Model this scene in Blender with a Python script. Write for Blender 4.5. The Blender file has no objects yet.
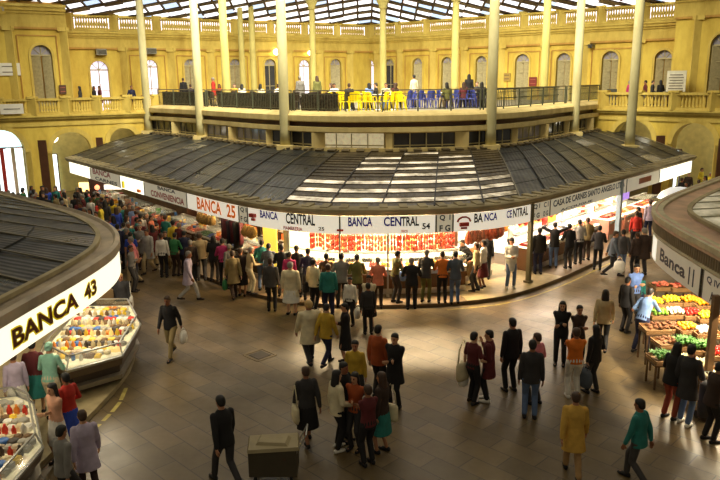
import bpy, bmesh, math, random
from mathutils import Vector, Matrix, Euler
random.seed(7)
D=bpy.data; SC=bpy.context.scene; COL=SC.collection
SC.view_settings.view_transform='Standard'
SC.view_settings.look='None'
SC.view_settings.exposure=0.18
try:
    SC.cycles.use_denoising=True
    SC.cycles.max_bounces=6; SC.cycles.diffuse_bounces=3; SC.cycles.glossy_bounces=3
    SC.cycles.transparent_max_bounces=8; SC.cycles.transmission_bounces=4
    SC.cycles.sample_clamp_indirect=4.0
    SC.cycles.caustics_reflective=False; SC.cycles.caustics_refractive=False
except Exception: pass
# ---------------------------------------------------------------- camera
F=700.0; P=math.atan(160/700); R=math.radians(0.6); H=7.0
cd=D.cameras.new('camera'); cam=D.objects.new('camera',cd); COL.objects.link(cam)
cd.sensor_width=36; cd.lens=36*F/720; cd.clip_end=400
cam.location=(0,0,H)
cam.matrix_world=Matrix.Translation((0,0,H))@Matrix.Rotation(math.pi/2-P,4,'X')@Matrix.Rotation(-R,4,'Z')
SC.camera=cam
def unp(x,y,z=0.0):
    u=x-360;v=y-240;c,s=math.cos(R),math.sin(R)
    u2=c*u-s*v; v2=s*u+c*v
    dx=u2/F; dy=math.cos(P)-v2/F*math.sin(P); dz=-math.sin(P)-v2/F*math.cos(P)
    t=(z-H)/dz
    return Vector((t*dx,t*dy,z))
def unpY(x,y,Y):
    u=x-360;v=y-240;c,s=math.cos(R),math.sin(R)
    u2=c*u-s*v; v2=s*u+c*v
    dx=u2/F; dy=math.cos(P)-v2/F*math.sin(P); dz=-math.sin(P)-v2/F*math.cos(P)
    t=Y/dy
    return Vector((t*dx,Y,H+t*dz))
def prj(p):
    X,Y,Z=p[0],p[1],p[2]-H
    d=Y*math.cos(P)-Z*math.sin(P); up=Y*math.sin(P)+Z*math.cos(P)
    u2=F*X/d; v2=-F*up/d; c,s=math.cos(R),math.sin(R)
    return (360+c*u2+s*v2,240-s*u2+c*v2)
# ---------------------------------------------------------------- materials
MC={}
def nodes(m):
    m.use_nodes=True; nt=m.node_tree; return nt,nt.nodes['Principled BSDF']
def mat(name,col,rough=.6,metal=0,var=.12,scale=3.0,bump=0.0,emit=0,ecol=None,alpha=None,trans=0,spec=None):
    if name in MC: return MC[name]
    m=D.materials.new(name); nt,b=nodes(m); MC[name]=m
    b.inputs['Roughness'].default_value=rough; b.inputs['Metallic'].default_value=metal
    if spec is not None: b.inputs['Specular IOR Level'].default_value=spec
    c=tuple(col)+(1,)
    b.inputs['Base Color'].default_value=c
    if var>0 or bump>0:
        tc=nt.nodes.new('ShaderNodeTexCoord'); n=nt.nodes.new('ShaderNodeTexNoise')
        n.inputs['Scale'].default_value=scale; n.inputs['Detail'].default_value=5
        nt.links.new(tc.outputs['Object'],n.inputs['Vector'])
        cr=nt.nodes.new('ShaderNodeValToRGB')
        lo=tuple(max(0,x*(1-var*1.6)) for x in col)+(1,); hi=tuple(min(1,x*(1+var)) for x in col)+(1,)
        cr.color_ramp.elements[0].position=.3; cr.color_ramp.elements[1].position=.7
        cr.color_ramp.elements[0].color=lo; cr.color_ramp.elements[1].color=hi
        nt.links.new(n.outputs['Fac'],cr.inputs['Fac']); nt.links.new(cr.outputs['Color'],b.inputs['Base Color'])
        if bump>0:
            bp=nt.nodes.new('ShaderNodeBump'); bp.inputs['Strength'].default_value=bump; bp.inputs['Distance'].default_value=.02
            nt.links.new(n.outputs['Fac'],bp.inputs['Height']); nt.links.new(bp.outputs['Normal'],b.inputs['Normal'])
    if emit>0:
        b.inputs['Emission Color'].default_value=tuple(ecol or col)+(1,); b.inputs['Emission Strength'].default_value=emit
    if alpha is not None: b.inputs['Alpha'].default_value=alpha
    if trans: b.inputs['Transmission Weight'].default_value=trans
    return m
def s2l(c): return tuple((x/255/12.92 if x/255<=.04045 else ((x/255+.055)/1.055)**2.4) for x in c)
def sm(name,rgb,**k): return mat(name,s2l(rgb),**k)
# wall: stucco with weather stains
def wallmat(name,rgb,rgb2):
    m=D.materials.new(name); nt,b=nodes(m); b.inputs['Roughness'].default_value=.8
    tc=nt.nodes.new('ShaderNodeTexCoord')
    mp=nt.nodes.new('ShaderNodeMapping'); mp.inputs['Scale'].default_value=(1,1,.35)
    n=nt.nodes.new('ShaderNodeTexNoise'); n.inputs['Scale'].default_value=1.3; n.inputs['Detail'].default_value=7; n.inputs['Roughness'].default_value=.65
    nt.links.new(tc.outputs['Object'],mp.inputs['Vector']); nt.links.new(mp.outputs['Vector'],n.inputs['Vector'])
    cr=nt.nodes.new('ShaderNodeValToRGB'); cr.color_ramp.elements[0].position=.32; cr.color_ramp.elements[1].position=.62
    cr.color_ramp.elements[0].color=s2l(rgb2)+(1,); cr.color_ramp.elements[1].color=s2l(rgb)+(1,)
    nt.links.new(n.outputs['Fac'],cr.inputs['Fac']); nt.links.new(cr.outputs['Color'],b.inputs['Base Color'])
    bp=nt.nodes.new('ShaderNodeBump'); bp.inputs['Strength'].default_value=.15
    nt.links.new(n.outputs['Fac'],bp.inputs['Height']); nt.links.new(bp.outputs['Normal'],b.inputs['Normal'])
    return m
YW=wallmat('yellow_stucco',(218,192,84),(188,156,60))
YT=wallmat('yellow_trim',(214,190,96),(180,152,66))
YD=wallmat('ochre_stucco',(196,152,70),(160,120,52))
TERR=wallmat('cream_concrete',(216,196,134),(188,164,106))
COLM=wallmat('column_paint',(192,184,140),(168,158,112))
COLY=wallmat('column_yellow',(186,174,104),(164,150,84))
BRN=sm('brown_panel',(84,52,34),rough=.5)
DARK=sm('dark_void',(24,20,16),rough=.9,var=0)
GREYM=sm('grey_metal',(120,116,104),rough=.4,metal=.6)
GRN=sm('green_grey_iron',(96,100,82),rough=.5,metal=.3)
SHUT=sm('grey_shutter',(176,164,124),rough=.6,scale=8)
GLS=mat('window_glass',(.35,.33,.4),rough=.1,var=.1)
GLSD=mat('dark_glass',(.05,.05,.06),rough=.08,var=.1)
LITG=mat('lit_window',(.8,.75,.9),rough=.4,var=0,emit=.8,ecol=(.85,.78,1.0))
SKYG=mat('skylight_glass',(.85,.9,1),rough=.3,var=0,emit=1.5,ecol=(.93,.96,1.0))
SKYB=mat('blue_skylight_glass',(.6,.75,.95),rough=.3,var=0,emit=1.0,ecol=(.5,.68,.95))
SKYP=mat('pale_skylight_glass',(.9,.8,.85),rough=.3,var=0,emit=1.4,ecol=(1,.92,.93))
TRUSS=sm('brown_truss',(84,70,62),rough=.6)
TUBE=mat('tube_glow',(1,.9,.7),var=0,emit=14,ecol=(1,.86,.6))
WHITE=sm('white_paint',(230,226,214),rough=.5,var=.05)
STEEL=mat('steel',(.5,.5,.48),rough=.3,metal=.8,var=.08)
GLASS=mat('case_glass',(.85,.95,.95),rough=.05,var=0,alpha=.18)
def roofmat(name,rgb,rgb2,rough,bump,emit=None):
    m=D.materials.new(name); nt,b=nodes(m); b.inputs['Roughness'].default_value=rough
    tc=nt.nodes.new('ShaderNodeTexCoord'); 
    n=nt.nodes.new('ShaderNodeTexNoise'); n.inputs['Scale'].default_value=.9; n.inputs['Detail'].default_value=6; n.inputs['Roughness'].default_value=.7
    nt.links.new(tc.outputs['Object'],n.inputs['Vector'])
    cr=nt.nodes.new('ShaderNodeValToRGB'); cr.color_ramp.elements[0].position=.35; cr.color_ramp.elements[1].position=.68
    cr.color_ramp.elements[0].color=s2l(rgb)+(1,); cr.color_ramp.elements[1].color=s2l(rgb2)+(1,)
    nt.links.new(n.outputs['Fac'],cr.inputs['Fac']); nt.links.new(cr.outputs['Color'],b.inputs['Base Color'])
    sx=nt.nodes.new('ShaderNodeSeparateXYZ'); nt.links.new(tc.outputs['UV'],sx.inputs[0])
    mu=nt.nodes.new('ShaderNodeMath'); mu.operation='MULTIPLY'; mu.inputs[1].default_value=6.2832*7
    si=nt.nodes.new('ShaderNodeMath'); si.operation='SINE'
    nt.links.new(sx.outputs[0],mu.inputs[0]); nt.links.new(mu.outputs[0],si.inputs[0])
    bp=nt.nodes.new('ShaderNodeBump'); bp.inputs['Strength'].default_value=bump; bp.inputs['Distance'].default_value=.03
    nt.links.new(si.outputs[0],bp.inputs['Height']); nt.links.new(bp.outputs['Normal'],b.inputs['Normal'])
    rr=nt.nodes.new('ShaderNodeMapRange'); rr.inputs[1].default_value=.3; rr.inputs[2].default_value=.7; rr.inputs[3].default_value=rough*1.25; rr.inputs[4].default_value=rough*.7
    nt.links.new(n.outputs['Fac'],rr.inputs[0]); nt.links.new(rr.outputs[0],b.inputs['Roughness'])
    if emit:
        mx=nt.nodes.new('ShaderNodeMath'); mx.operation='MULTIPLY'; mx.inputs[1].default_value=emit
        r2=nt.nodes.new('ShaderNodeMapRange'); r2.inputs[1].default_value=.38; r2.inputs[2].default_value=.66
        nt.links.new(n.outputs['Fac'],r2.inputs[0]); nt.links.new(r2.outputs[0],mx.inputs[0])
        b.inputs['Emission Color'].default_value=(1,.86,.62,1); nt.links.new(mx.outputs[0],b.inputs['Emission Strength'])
    return m
ROOF=roofmat('dusty_dark_roof',(27,29,30),(46,48,46),.46,.25)
ROOF2=roofmat('dusty_grey_roof',(32,34,35),(58,60,57),.34,.25)
ROOFB=roofmat('brown_grey_sheet',(74,64,46),(112,98,70),.4,.3)
ROOFL=roofmat('translucent_sheet',(150,134,96),(236,216,170),.35,.2,emit=1.25)  # emission stands in for stall light coming up through the sheets
ROOFS=roofmat('roof_highlight_sheet',(60,60,56),(120,118,108),.25,.2,emit=.12)  # pale glowing patches painted as reflections on the dark roof
RIB=sm('rib_metal',(128,120,98),rough=.4,metal=.3)
RIBD=sm('dark_rib_metal',(60,54,42),rough=.5,metal=.2)
GUT=sm('gutter_concrete',(172,158,122),rough=.7,scale=1.5,var=.2,bump=.2)
GUT2=sm('rusty_gutter',(190,174,150),rough=.55,scale=1.2,var=.25,bump=.2)
GUT3=sm('pink_brown_gutter',(206,170,142),rough=.5,scale=1.3,var=.22)
PALER=roofmat('pale_translucent_roof',(164,162,132),(226,222,198),.4,.15,emit=.3)  # faint glow put in for light passing through from below
# floor
def floormat():
    m=D.materials.new('stone_slabs'); nt,b=nodes(m)
    tc=nt.nodes.new('ShaderNodeTexCoord'); mp=nt.nodes.new('ShaderNodeMapping'); mp.inputs['Rotation'].default_value=(0,0,math.radians(45))
    nt.links.new(tc.outputs['Object'],mp.inputs['Vector'])
    br=nt.nodes.new('ShaderNodeTexBrick'); br.inputs['Scale'].default_value=1; br.inputs['Brick Width'].default_value=1.0; br.inputs['Row Height'].default_value=.5
    br.inputs['Mortar Size'].default_value=.012; br.inputs['Color1'].default_value=s2l((118,98,64))+(1,); br.inputs['Color2'].default_value=s2l((98,82,54))+(1,)
    br.inputs['Mortar'].default_value=s2l((72,60,42))+(1,)
    nt.links.new(mp.outputs['Vector'],br.inputs['Vector'])
    n=nt.nodes.new('ShaderNodeTexNoise'); n.inputs['Scale'].default_value=.5; n.inputs['Detail'].default_value=8; n.inputs['Roughness'].default_value=.7
    nt.links.new(tc.outputs['Object'],n.inputs['Vector'])
    mr=nt.nodes.new('ShaderNodeMapRange'); mr.inputs[1].default_value=.3; mr.inputs[2].default_value=.7; mr.inputs[3].default_value=.62; mr.inputs[4].default_value=1.12
    nt.links.new(n.outputs['Fac'],mr.inputs[0])
    mx=nt.nodes.new('ShaderNodeMix'); mx.data_type='RGBA'; mx.blend_type='MULTIPLY'; mx.inputs[0].default_value=1
    nt.links.new(br.outputs['Color'],mx.inputs[6]); nt.links.new(mr.outputs[0],mx.inputs[7]); nt.links.new(mx.outputs[2],b.inputs['Base Color'])
    r2=nt.nodes.new('ShaderNodeMapRange'); r2.inputs[1].default_value=.35; r2.inputs[2].default_value=.65; r2.inputs[3].default_value=.5; r2.inputs[4].default_value=.3
    nt.links.new(n.outputs['Fac'],r2.inputs[0]); nt.links.new(r2.outputs[0],b.inputs['Roughness'])
    bp=nt.nodes.new('ShaderNodeBump'); bp.inputs['Strength'].default_value=.25; bp.inputs['Distance'].default_value=.01
    nt.links.new(br.outputs['Fac'],bp.inputs['Height']); bp.invert=True; nt.links.new(bp.outputs['Normal'],b.inputs['Normal'])
    return m
FLOOR=floormat()
PLAT=sm('cream_terrazzo',(168,152,114),rough=.35,scale=6)
# ---------------------------------------------------------------- mesh builder
class MB:
    def __init__(s): s.v=[];s.f=[];s.m=[];s.uv=None
    def add(s,vs,fs,mi=0):
        o=len(s.v); s.v+= [Vector(v) for v in vs]; s.f+=[tuple(i+o for i in f) for f in fs]; s.m+=[mi]*len(fs); return s
    def box(s,c,d,rz=0,mi=0,taper=1):
        x,y,z=d[0]/2,d[1]/2,d[2]/2; ca,sa=math.cos(rz),math.sin(rz); vs=[]
        for zz in(-z,z):
            k=taper if zz>0 else 1
            for a,b in((-x,-y),(x,-y),(x,y),(-x,y)):
                a*=k;b*=k; vs.append((c[0]+a*ca-b*sa,c[1]+a*sa+b*ca,c[2]+zz))
        return s.add(vs,[(0,3,2,1),(4,5,6,7),(0,1,5,4),(1,2,6,5),(2,3,7,6),(3,0,4,7)],mi)
    def beam(s,a,b,w,h,mi=0):
        a=Vector(a);b=Vector(b); d=(b-a).normalized(); up=Vector((0,0,1))
        if abs(d.z)>.95: up=Vector((0,1,0))
        sx=d.cross(up).normalized()*w/2; uz=sx.cross(d).normalized()*h/2
        vs=[p+i*sx+j*uz for p in(a,b) for i,j in((-1,-1),(1,-1),(1,1),(-1,1))]
        return s.add(vs,[(0,3,2,1),(4,5,6,7),(0,1,5,4),(1,2,6,5),(2,3,7,6),(3,0,4,7)],mi)
    def loft(s,rings,n=12,mi=0,caps=True):
        # rings: (center, rx, ry, axisx, axisy)
        o=len(s.v); vs=[];fs=[]
        for c,rx,ry,ax,ay in rings:
            for i in range(n):
                t=2*math.pi*i/n; vs.append(Vector(c)+Vector(ax)*rx*math.cos(t)+Vector(ay)*ry*math.sin(t))
        for k in range(len(rings)-1):
            for i in range(n):
                j=(i+1)%n; fs.append((k*n+i,k*n+j,(k+1)*n+j,(k+1)*n+i))
        if caps: fs.append(tuple(range(n-1,-1,-1))); fs.append(tuple((len(rings)-1)*n+i for i in range(n)))
        return s.add(vs,fs,mi)
    def lathe(s,c,prof,n=12,mi=0):
        return s.loft([((c[0],c[1],c[2]+z),r,r,(1,0,0),(0,1,0)) for r,z in prof],n,mi)
    def tube(s,pts,r,n=6,mi=0):
        pts=[Vector(p) for p in pts]; rings=[]
        for i,p in enumerate(pts):
            d=(pts[min(i+1,len(pts)-1)]-pts[max(i-1,0)]).normalized()
            up=Vector((0,0,1)) if abs(d.z)<.9 else Vector((0,1,0))
            a=d.cross(up).normalized(); b=d.cross(a).normalized(); rr=r[i] if isinstance(r,(list,tuple)) else r
            rings.append((p,rr,rr,a,-b))
        return s.loft(rings,n,mi)
    def ball(s,c,r,n=10,mi=0,sc=(1,1,1),ax=None):
        rings=[];k=max(4,n//2)
        for i in range(k+1):
            t=math.pi*(i+.0)/k; t=min(max(t,.12),math.pi-.12)
            rings.append(((c[0],c[1],c[2]-r*sc[2]*math.cos(t)),r*sc[0]*math.sin(t),r*sc[1]*math.sin(t),(1,0,0),(0,1,0)))
        return s.loft(rings,n,mi)
    def capsule(s,a,b,ra,rb,n=12,fl=1.0):
        a=Vector(a);b=Vector(b); d=(b-a); L=d.length; d=d.normalized() if L>1e-6 else Vector((0,0,1))
        up=Vector((0,1,0)) if abs(d.y)<.9 else Vector((0,0,1))
        x=d.cross(up).normalized(); y=d.cross(x).normalized(); rings=[]
        for k in range(4):
            t=math.pi/2*(1-k/3.3); t=max(t,0); rr=ra*math.cos(t); 
            if k==0: rr=ra*.15
            rings.append((a-d*ra*math.sin(t),rr,rr*fl,x,-y))
        rings.append((a,ra,ra*fl,x,-y)); rings.append((b,rb,rb*fl,x,-y))
        for k in range(1,4):
            t=math.pi/2*(k/3.0); rr=rb*math.cos(t)
            if k==3: rr=rb*.15
            rings.append((b+d*rb*math.sin(t),rr,rr*fl,x,-y))
        return s.loft(rings,n)
    def quad(s,a,b,c,d,mi=0): return s.add([a,b,c,d],[(0,1,2,3)],mi)
    def mesh(s,name,mats,off=None,smooth=False):
        me=D.meshes.new(name)
        vs=[v-off for v in s.v] if off is not None else s.v
        me.from_pydata([tuple(v) for v in vs],[],s.f)
        if not isinstance(mats,(list,tuple)): mats=[mats]
        for m in mats: me.materials.append(m)
        if len(mats)>1:
            for p,i in zip(me.polygons,s.m): p.material_index=i
        if smooth:
            for p in me.polygons: p.use_smooth=True
        if s.uv:
            l=me.uv_layers.new(name='UVMap')
            for i,u in enumerate(s.uv):
                if i<len(l.data): l.data[i].uv=u
        me.update(); return me
    def obj(s,name,mats,parent=None,smooth=False,kind=None):
        off=parent_off(parent) if parent is not None else None
        o=D.objects.new(name,s.mesh(name,mats,off,smooth)); COL.objects.link(o)
        if parent is not None: o.parent=parent
        if kind: o['kind']=kind
        return o
OFF={}
def parent_off(p):
    v=Vector((0,0,0))
    while p is not None: v+=Vector(p.location); p=p.parent
    return v
def root(name,loc,label,cat,group=None,kind=None,rz=0):
    o=D.objects.new(name,None); COL.objects.link(o); o.location=loc; o.rotation_euler=(0,0,rz); o.empty_display_size=.2
    if label: o['label']=label
    if cat: o['category']=cat
    if group: o['group']=group
    if kind: o['kind']=kind
    return o
def tag(o,label,cat,group=None,kind=None):
    if label:o['label']=label
    if cat:o['category']=cat
    if group:o['group']=group
    if kind:o['kind']=kind
    return o
def struct(b,name,m,parent=None,smooth=False):
    return b.obj(name,m,parent,smooth,kind=None if parent else 'structure')
def inst(me,name,loc,rz=0,parent=None,label=None,cat=None,group=None,sc=1,rot=None,m=None):
    o=D.objects.new(name,me); COL.objects.link(o); o.location=loc; o.rotation_euler=rot or (0,0,rz)
    o.scale=(sc,sc,sc) if not isinstance(sc,tuple) else sc
    if parent is not None: o.parent=parent
    if m is not None:
        o.material_slots[0].link='OBJECT'; o.material_slots[0].material=m
    tag(o,label,cat,group); return o
# ---------------------------------------------------------------- paths
class Path:
    def __init__(s,pts,step=.25,smooth=3):
        p=[Vector((a,b,0)) for a,b in pts]
        for _ in range(smooth):
            q=[p[0]]
            for i in range(len(p)-1):
                q.append(p[i]*.75+p[i+1]*.25); q.append(p[i]*.25+p[i+1]*.75)
            q.append(p[-1]); p=q
        s.p=p; s.c=[0]
        for i in range(len(p)-1): s.c.append(s.c[-1]+(p[i+1]-p[i]).length)
        s.L=s.c[-1]
    def pos(s,t):
        t=min(max(t,0),s.L-1e-6); lo,hi=0,len(s.c)-1
        while hi-lo>1:
            m=(lo+hi)//2
            if s.c[m]<=t: lo=m
            else: hi=m
        f=(t-s.c[lo])/max(1e-9,s.c[lo+1]-s.c[lo]); return s.p[lo].lerp(s.p[lo+1],f)
    def at(s,t,off=0,z=0):
        a=s.pos(t-.15); b=s.pos(t+.15); d=(b-a).normalized(); n=Vector((d.y,-d.x,0))
        p=s.pos(t)+n*off; p.z=z; return p
    def ang(s,t):
        a=s.pos(t-.15); b=s.pos(t+.15); d=(b-a); return math.atan2(d.y,d.x)
    def spix(s,x,z,y=None,tmax=1e9,tmin=0):
        best=None
        for i in range(int(s.L/.05)+1):
            t=i*.05
            if t>tmax or t<tmin: continue
            p=s.pos(t); q=prj((p.x,p.y,z)); 
            if p.y<3: continue
            e=abs(q[0]-x)+(abs(q[1]-y) if y is not None else 0)
            if best is None or e<best[0]: best=(e,t)
        return best[1]
def strip(b,path,s0,s1,prof,mi=0,step=.5,close=True):
    """sweep a profile (off,z) polygon along a path"""
    n=max(1,int(math.ceil((s1-s0)/step))); k=len(prof); vs=[];fs=[]
    for i in range(n+1):
        t=s0+(s1-s0)*i/n
        for o,z in prof: vs.append(path.at(t,o,z))
    for i in range(n):
        for j in range(k if close else k-1):
            jj=(j+1)%k; fs.append((i*k+j,(i+1)*k+j,(i+1)*k+jj,i*k+jj))
    if close: fs.append(tuple(range(k))); fs.append(tuple(n*k+j for j in range(k-1,-1,-1)))
    b.add(vs,fs,mi)
C=Path([(-15.7,37.9),(-9.3,29.9),(-3.7,22.9),(-1.2,21.55),(0.6,21.45),(2.6,21.55),(5.0,22.3),(9.6,27.4),(13.1,31.2),(16.9,35.5)])
T=Path([(-13.3,44.7),(-9.3,40.6),(-4.4,34.1),(-1.3,31.6),(1,31.3),(4.1,31.5),(7.1,32.9),(10.2,37.4),(15.7,44.5)])
LS=Path([(-6.55,5.5),(-6.38,11),(-5.92,15.3),(-6.15,17.2),(-7.0,19.1),(-8.6,21.2),(-10.5,23.0),(-14.9,27.1)])
LTIP=12.3
RS=Path([(14.4,26.5),(11.3,23.1),(9.3,20.8),(8.12,18.9),(7.82,17),(7.7,14.5),(7.6,12),(7.55,7)])
# ---------------------------------------------------------------- text
def textmesh(txt,size,bold=0.03):
    cu=D.curves.new('lettering','FONT'); cu.body=txt; cu.size=size; cu.resolution_u=3; cu.offset=bold; cu.align_x='CENTER'; cu.align_y='CENTER'
    o=D.objects.new('lettering',cu); COL.objects.link(o)
    dg=bpy.context.evaluated_depsgraph_get(); dg.update()
    me=o.evaluated_get(dg).to_mesh(); vs=[v.co.copy() for v in me.vertices]; fs=[tuple(p.vertices) for p in me.polygons]
    o.evaluated_get(dg).to_mesh_clear(); D.objects.remove(o); D.curves.remove(cu)
    return vs,fs
def text_on_path(path,txt,sc,zc,width,height,off,m,parent,name='lettering',slant=0,bold=.03):
    vs,fs=textmesh(txt,1.0,bold)
    x0=min(v.x for v in vs);x1=max(v.x for v in vs);y0=min(v.y for v in vs);y1=max(v.y for v in vs)
    b=MB(); out=[]
    for v in vs:
        u=((v.x-x0)/(x1-x0)-.5)*width; w=((v.y-y0)/(y1-y0)-.5)*height
        out.append(path.at(sc+u,off,zc+w))
    b.add(out,fs); return b.obj(name,m,parent)
def text_flat(txt,c,rz,width,height,m,parent,name='lettering',tilt=0):
    vs,fs=textmesh(txt,1.0,.015)
    x0=min(v.x for v in vs);x1=max(v.x for v in vs);y0=min(v.y for v in vs);y1=max(v.y for v in vs)
    ca,sa=math.cos(rz),math.sin(rz); out=[]
    for v in vs:
        u=((v.x-x0)/(x1-x0)-.5)*width; w=((v.y-y0)/(y1-y0)-.5)*height
        out.append(Vector((c[0]+u*ca,c[1]+u*sa,c[2]+w)))
    b=MB(); b.add(out,fs); return b.obj(name,m,parent)
INKB=sm('blue_ink',(50,44,190),rough=.5,var=0); INKD=sm('dark_ink',(38,32,44),rough=.5,var=0)
INKR=sm('red_ink',(190,60,44),rough=.5,var=0); INKO=sm('orange_ink',(238,120,30),rough=.5,var=0,emit=.25)
INKM=sm('maroon_ink',(104,34,14),rough=.5,var=0); INKY=sm('yellow_outline',(232,206,30),rough=.5,var=0,emit=.4)
# ================================================================ SETTING
b=MB(); b.quad((-40,-6,0),(40,-6,0),(40,64,0),(-40,64,0)); struct(b,'floor',FLOOR)
# ---- walls helper
def arch_wall(name,p0,p1,z0,z1,th,openings,m=YW,inner=None):
    p0=Vector((p0[0],p0[1],0)); p1=Vector((p1[0],p1[1],0)); d=(p1-p0); L=d.length; d.normalize(); n=Vector((d.y,-d.x,0))
    def W(s,off,z): q=p0+d*s+n*off; q.z=z; return q
    b=MB(); s=0
    def both(a,bb,za,zb):
        b.quad(W(a,0,za),W(bb,0,za),W(bb,0,zb),W(a,0,zb)); b.quad(W(bb,-th,za),W(a,-th,za),W(a,-th,zb),W(bb,-th,zb))
    for (sc,hw,zb,zs) in sorted(openings):
        if sc-hw>s: both(s,sc-hw,z0,z1)
        if zb>z0: both(sc-hw,sc+hw,z0,zb); b.quad(W(sc-hw,0,zb),W(sc+hw,0,zb),W(sc+hw,-th,zb),W(sc-hw,-th,zb))
        N=12; pr=None
        for i in range(N+1):
            t=math.pi*(1-i/N); x=sc+hw*math.cos(t); z=zs+hw*math.sin(t)
            if pr:
                xa,za=pr
                b.quad(W(xa,0,za),W(x,0,z),W(x,0,z1),W(xa,0,z1)); b.quad(W(x,-th,z),W(xa,-th,za),W(xa,-th,z1),W(x,-th,z1))
                b.quad(W(xa,0,za),W(xa,-th,za),W(x,-th,z),W(x,0,z))
            pr=(x,z)
        for sg in(-1,1): b.quad(W(sc+sg*hw,0,zb),W(sc+sg*hw,-th,zb),W(sc+sg*hw,-th,zs),W(sc+sg*hw,0,zs))
        s=sc+hw
    if s<L: both(s,L,z0,z1)
    b.quad(W(0,0,z1),W(L,0,z1),W(L,-th,z1),W(0,-th,z1)); b.quad(W(0,0,z0),W(0,-th,z0),W(0,-th,z1),W(0,0,z1)); b.quad(W(L,0,z0),W(L,-th,z0),W(L,-th,z1),W(L,0,z1))
    o=struct(b,name,m); return o,W,L
def spx(p0,p1,x,z):
    """distance along segment where it projects at pixel x"""
    p0=Vector((p0[0],p0[1],z)); p1=Vector((p1[0],p1[1],z)); L=(p1-p0).length; best=(1e9,0)
    for i in range(401):
        q=p0.lerp(p1,i/400); e=abs(prj(q)[0]-x)
        if e<best[0]: best=(e,L*i/400)
    return best[1]
ZU0,ZU1=5.1,9.25
UL0,UL1=(-18.6,46.2),(0.9,57.6)
UR0,UR1=(0.9,57.6),(19.6,42.0)
PL0,PL1=(-24.5,40.6),(-17.9,44.6)      # projecting left pavilion front (upper)
PR0,PR1=(18.1,41.5),(25.0,34.8)
GL0,GL1=(-25.5,37.3),(-12.8,44.9)      # gallery front left
GR0,GR1=(13.0,44.1),(25.0,32.6)
win_n=[0]
def window(W,sc,hw,zb,zs,lit=0,wide_frame=None):
    win_n[0]+=1; base=W(sc,-.1,zb)
    r=root('window_%d'%win_n[0],base,None,None,kind='structure')
    # surround
    b=MB(); N=12
    pts=[(sc-hw-.13,zb)]+[(sc+(hw+.13)*math.cos(math.pi*(1-i/N)),zs+(hw+.13)*math.sin(math.pi*(1-i/N))) for i in range(N+1)]+[(sc+hw+.13,zb)]
    pin=[(sc-hw,zb)]+[(sc+hw*math.cos(math.pi*(1-i/N)),zs+hw*math.sin(math.pi*(1-i/N))) for i in range(N+1)]+[(sc+hw,zb)]
    for i in range(len(pts)-1):
        a,c=pts[i],pts[i+1]; e,g=pin[i],pin[i+1]
        b.quad(W(a[0],.07,a[1]),W(c[0],.07,c[1]),W(g[0],.07,g[1]),W(e[0],.07,e[1]))
        b.quad(W(a[0],.07,a[1]),W(a[0],0,a[1]),W(c[0],0,c[1]),W(c[0],.07,c[1]))
        b.quad(W(e[0],.07,e[1]),W(g[0],.07,g[1]),W(g[0],-.1,g[1]),W(e[0],-.1,e[1]))
    b.obj('window_surround',YT,r)
    # fanlight
    b=MB(); fan=[W(sc,-.2,zs)]+[W(sc+hw*math.cos(math.pi*(1-i/N)),-.2,zs+hw*math.sin(math.pi*(1-i/N))) for i in range(N+1)]
    b.add(fan,[(0,i,i+1) for i in range(1,N+1)]); b.obj('fanlight',GLS if lit!=1 else LITG,r)
    b=MB()
    for a in(45,90,135):
        t=math.radians(a); b.beam(W(sc,-.17,zs),W(sc+hw*math.cos(t),-.17,zs+hw*math.sin(t)),.05,.04)
    b.beam(W(sc-hw,-.17,zs),W(sc+hw,-.17,zs),.07,.08); b.obj('glazing_bar',SHUT,r)
    if lit==0:
        for sg in(-1,1):
            b=MB(); c=W(sc+sg*hw/2,-.2,0); 
            a0=W(sc+sg*.02,-.2,zb);a1=W(sc+sg*hw,-.2,zb)
            b.beam((a0+a1)/2+Vector((0,0,.02)),(a0+a1)/2+Vector((0,0,zs-zb-.04)),hw-.04,.05)
            for k in range(4):
                za=zb+.15+k*(zs-zb-.2)/4; b.beam(W(sc+sg*.1,-.165,za),W(sc+sg*(hw-.1),-.165,za),.02,.03)
            b.obj('shutter_leaf',SHUT,r)
    else:
        b=MB(); b.quad(W(sc-hw,-.22,zb),W(sc+hw,-.22,zb),W(sc+hw,-.22,zs),W(sc-hw,-.22,zs)); b.obj('pane',LITG if lit==1 else GLSD,r)
        b=MB(); b.beam(W(sc,-.18,zb),W(sc,-.18,zs),.05,.05); b.beam(W(sc-hw,-.18,(zb+zs)/2),W(sc+hw,-.18,(zb+zs)/2),.04,.04); b.obj('glazing_bar',SHUT,r)
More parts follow.
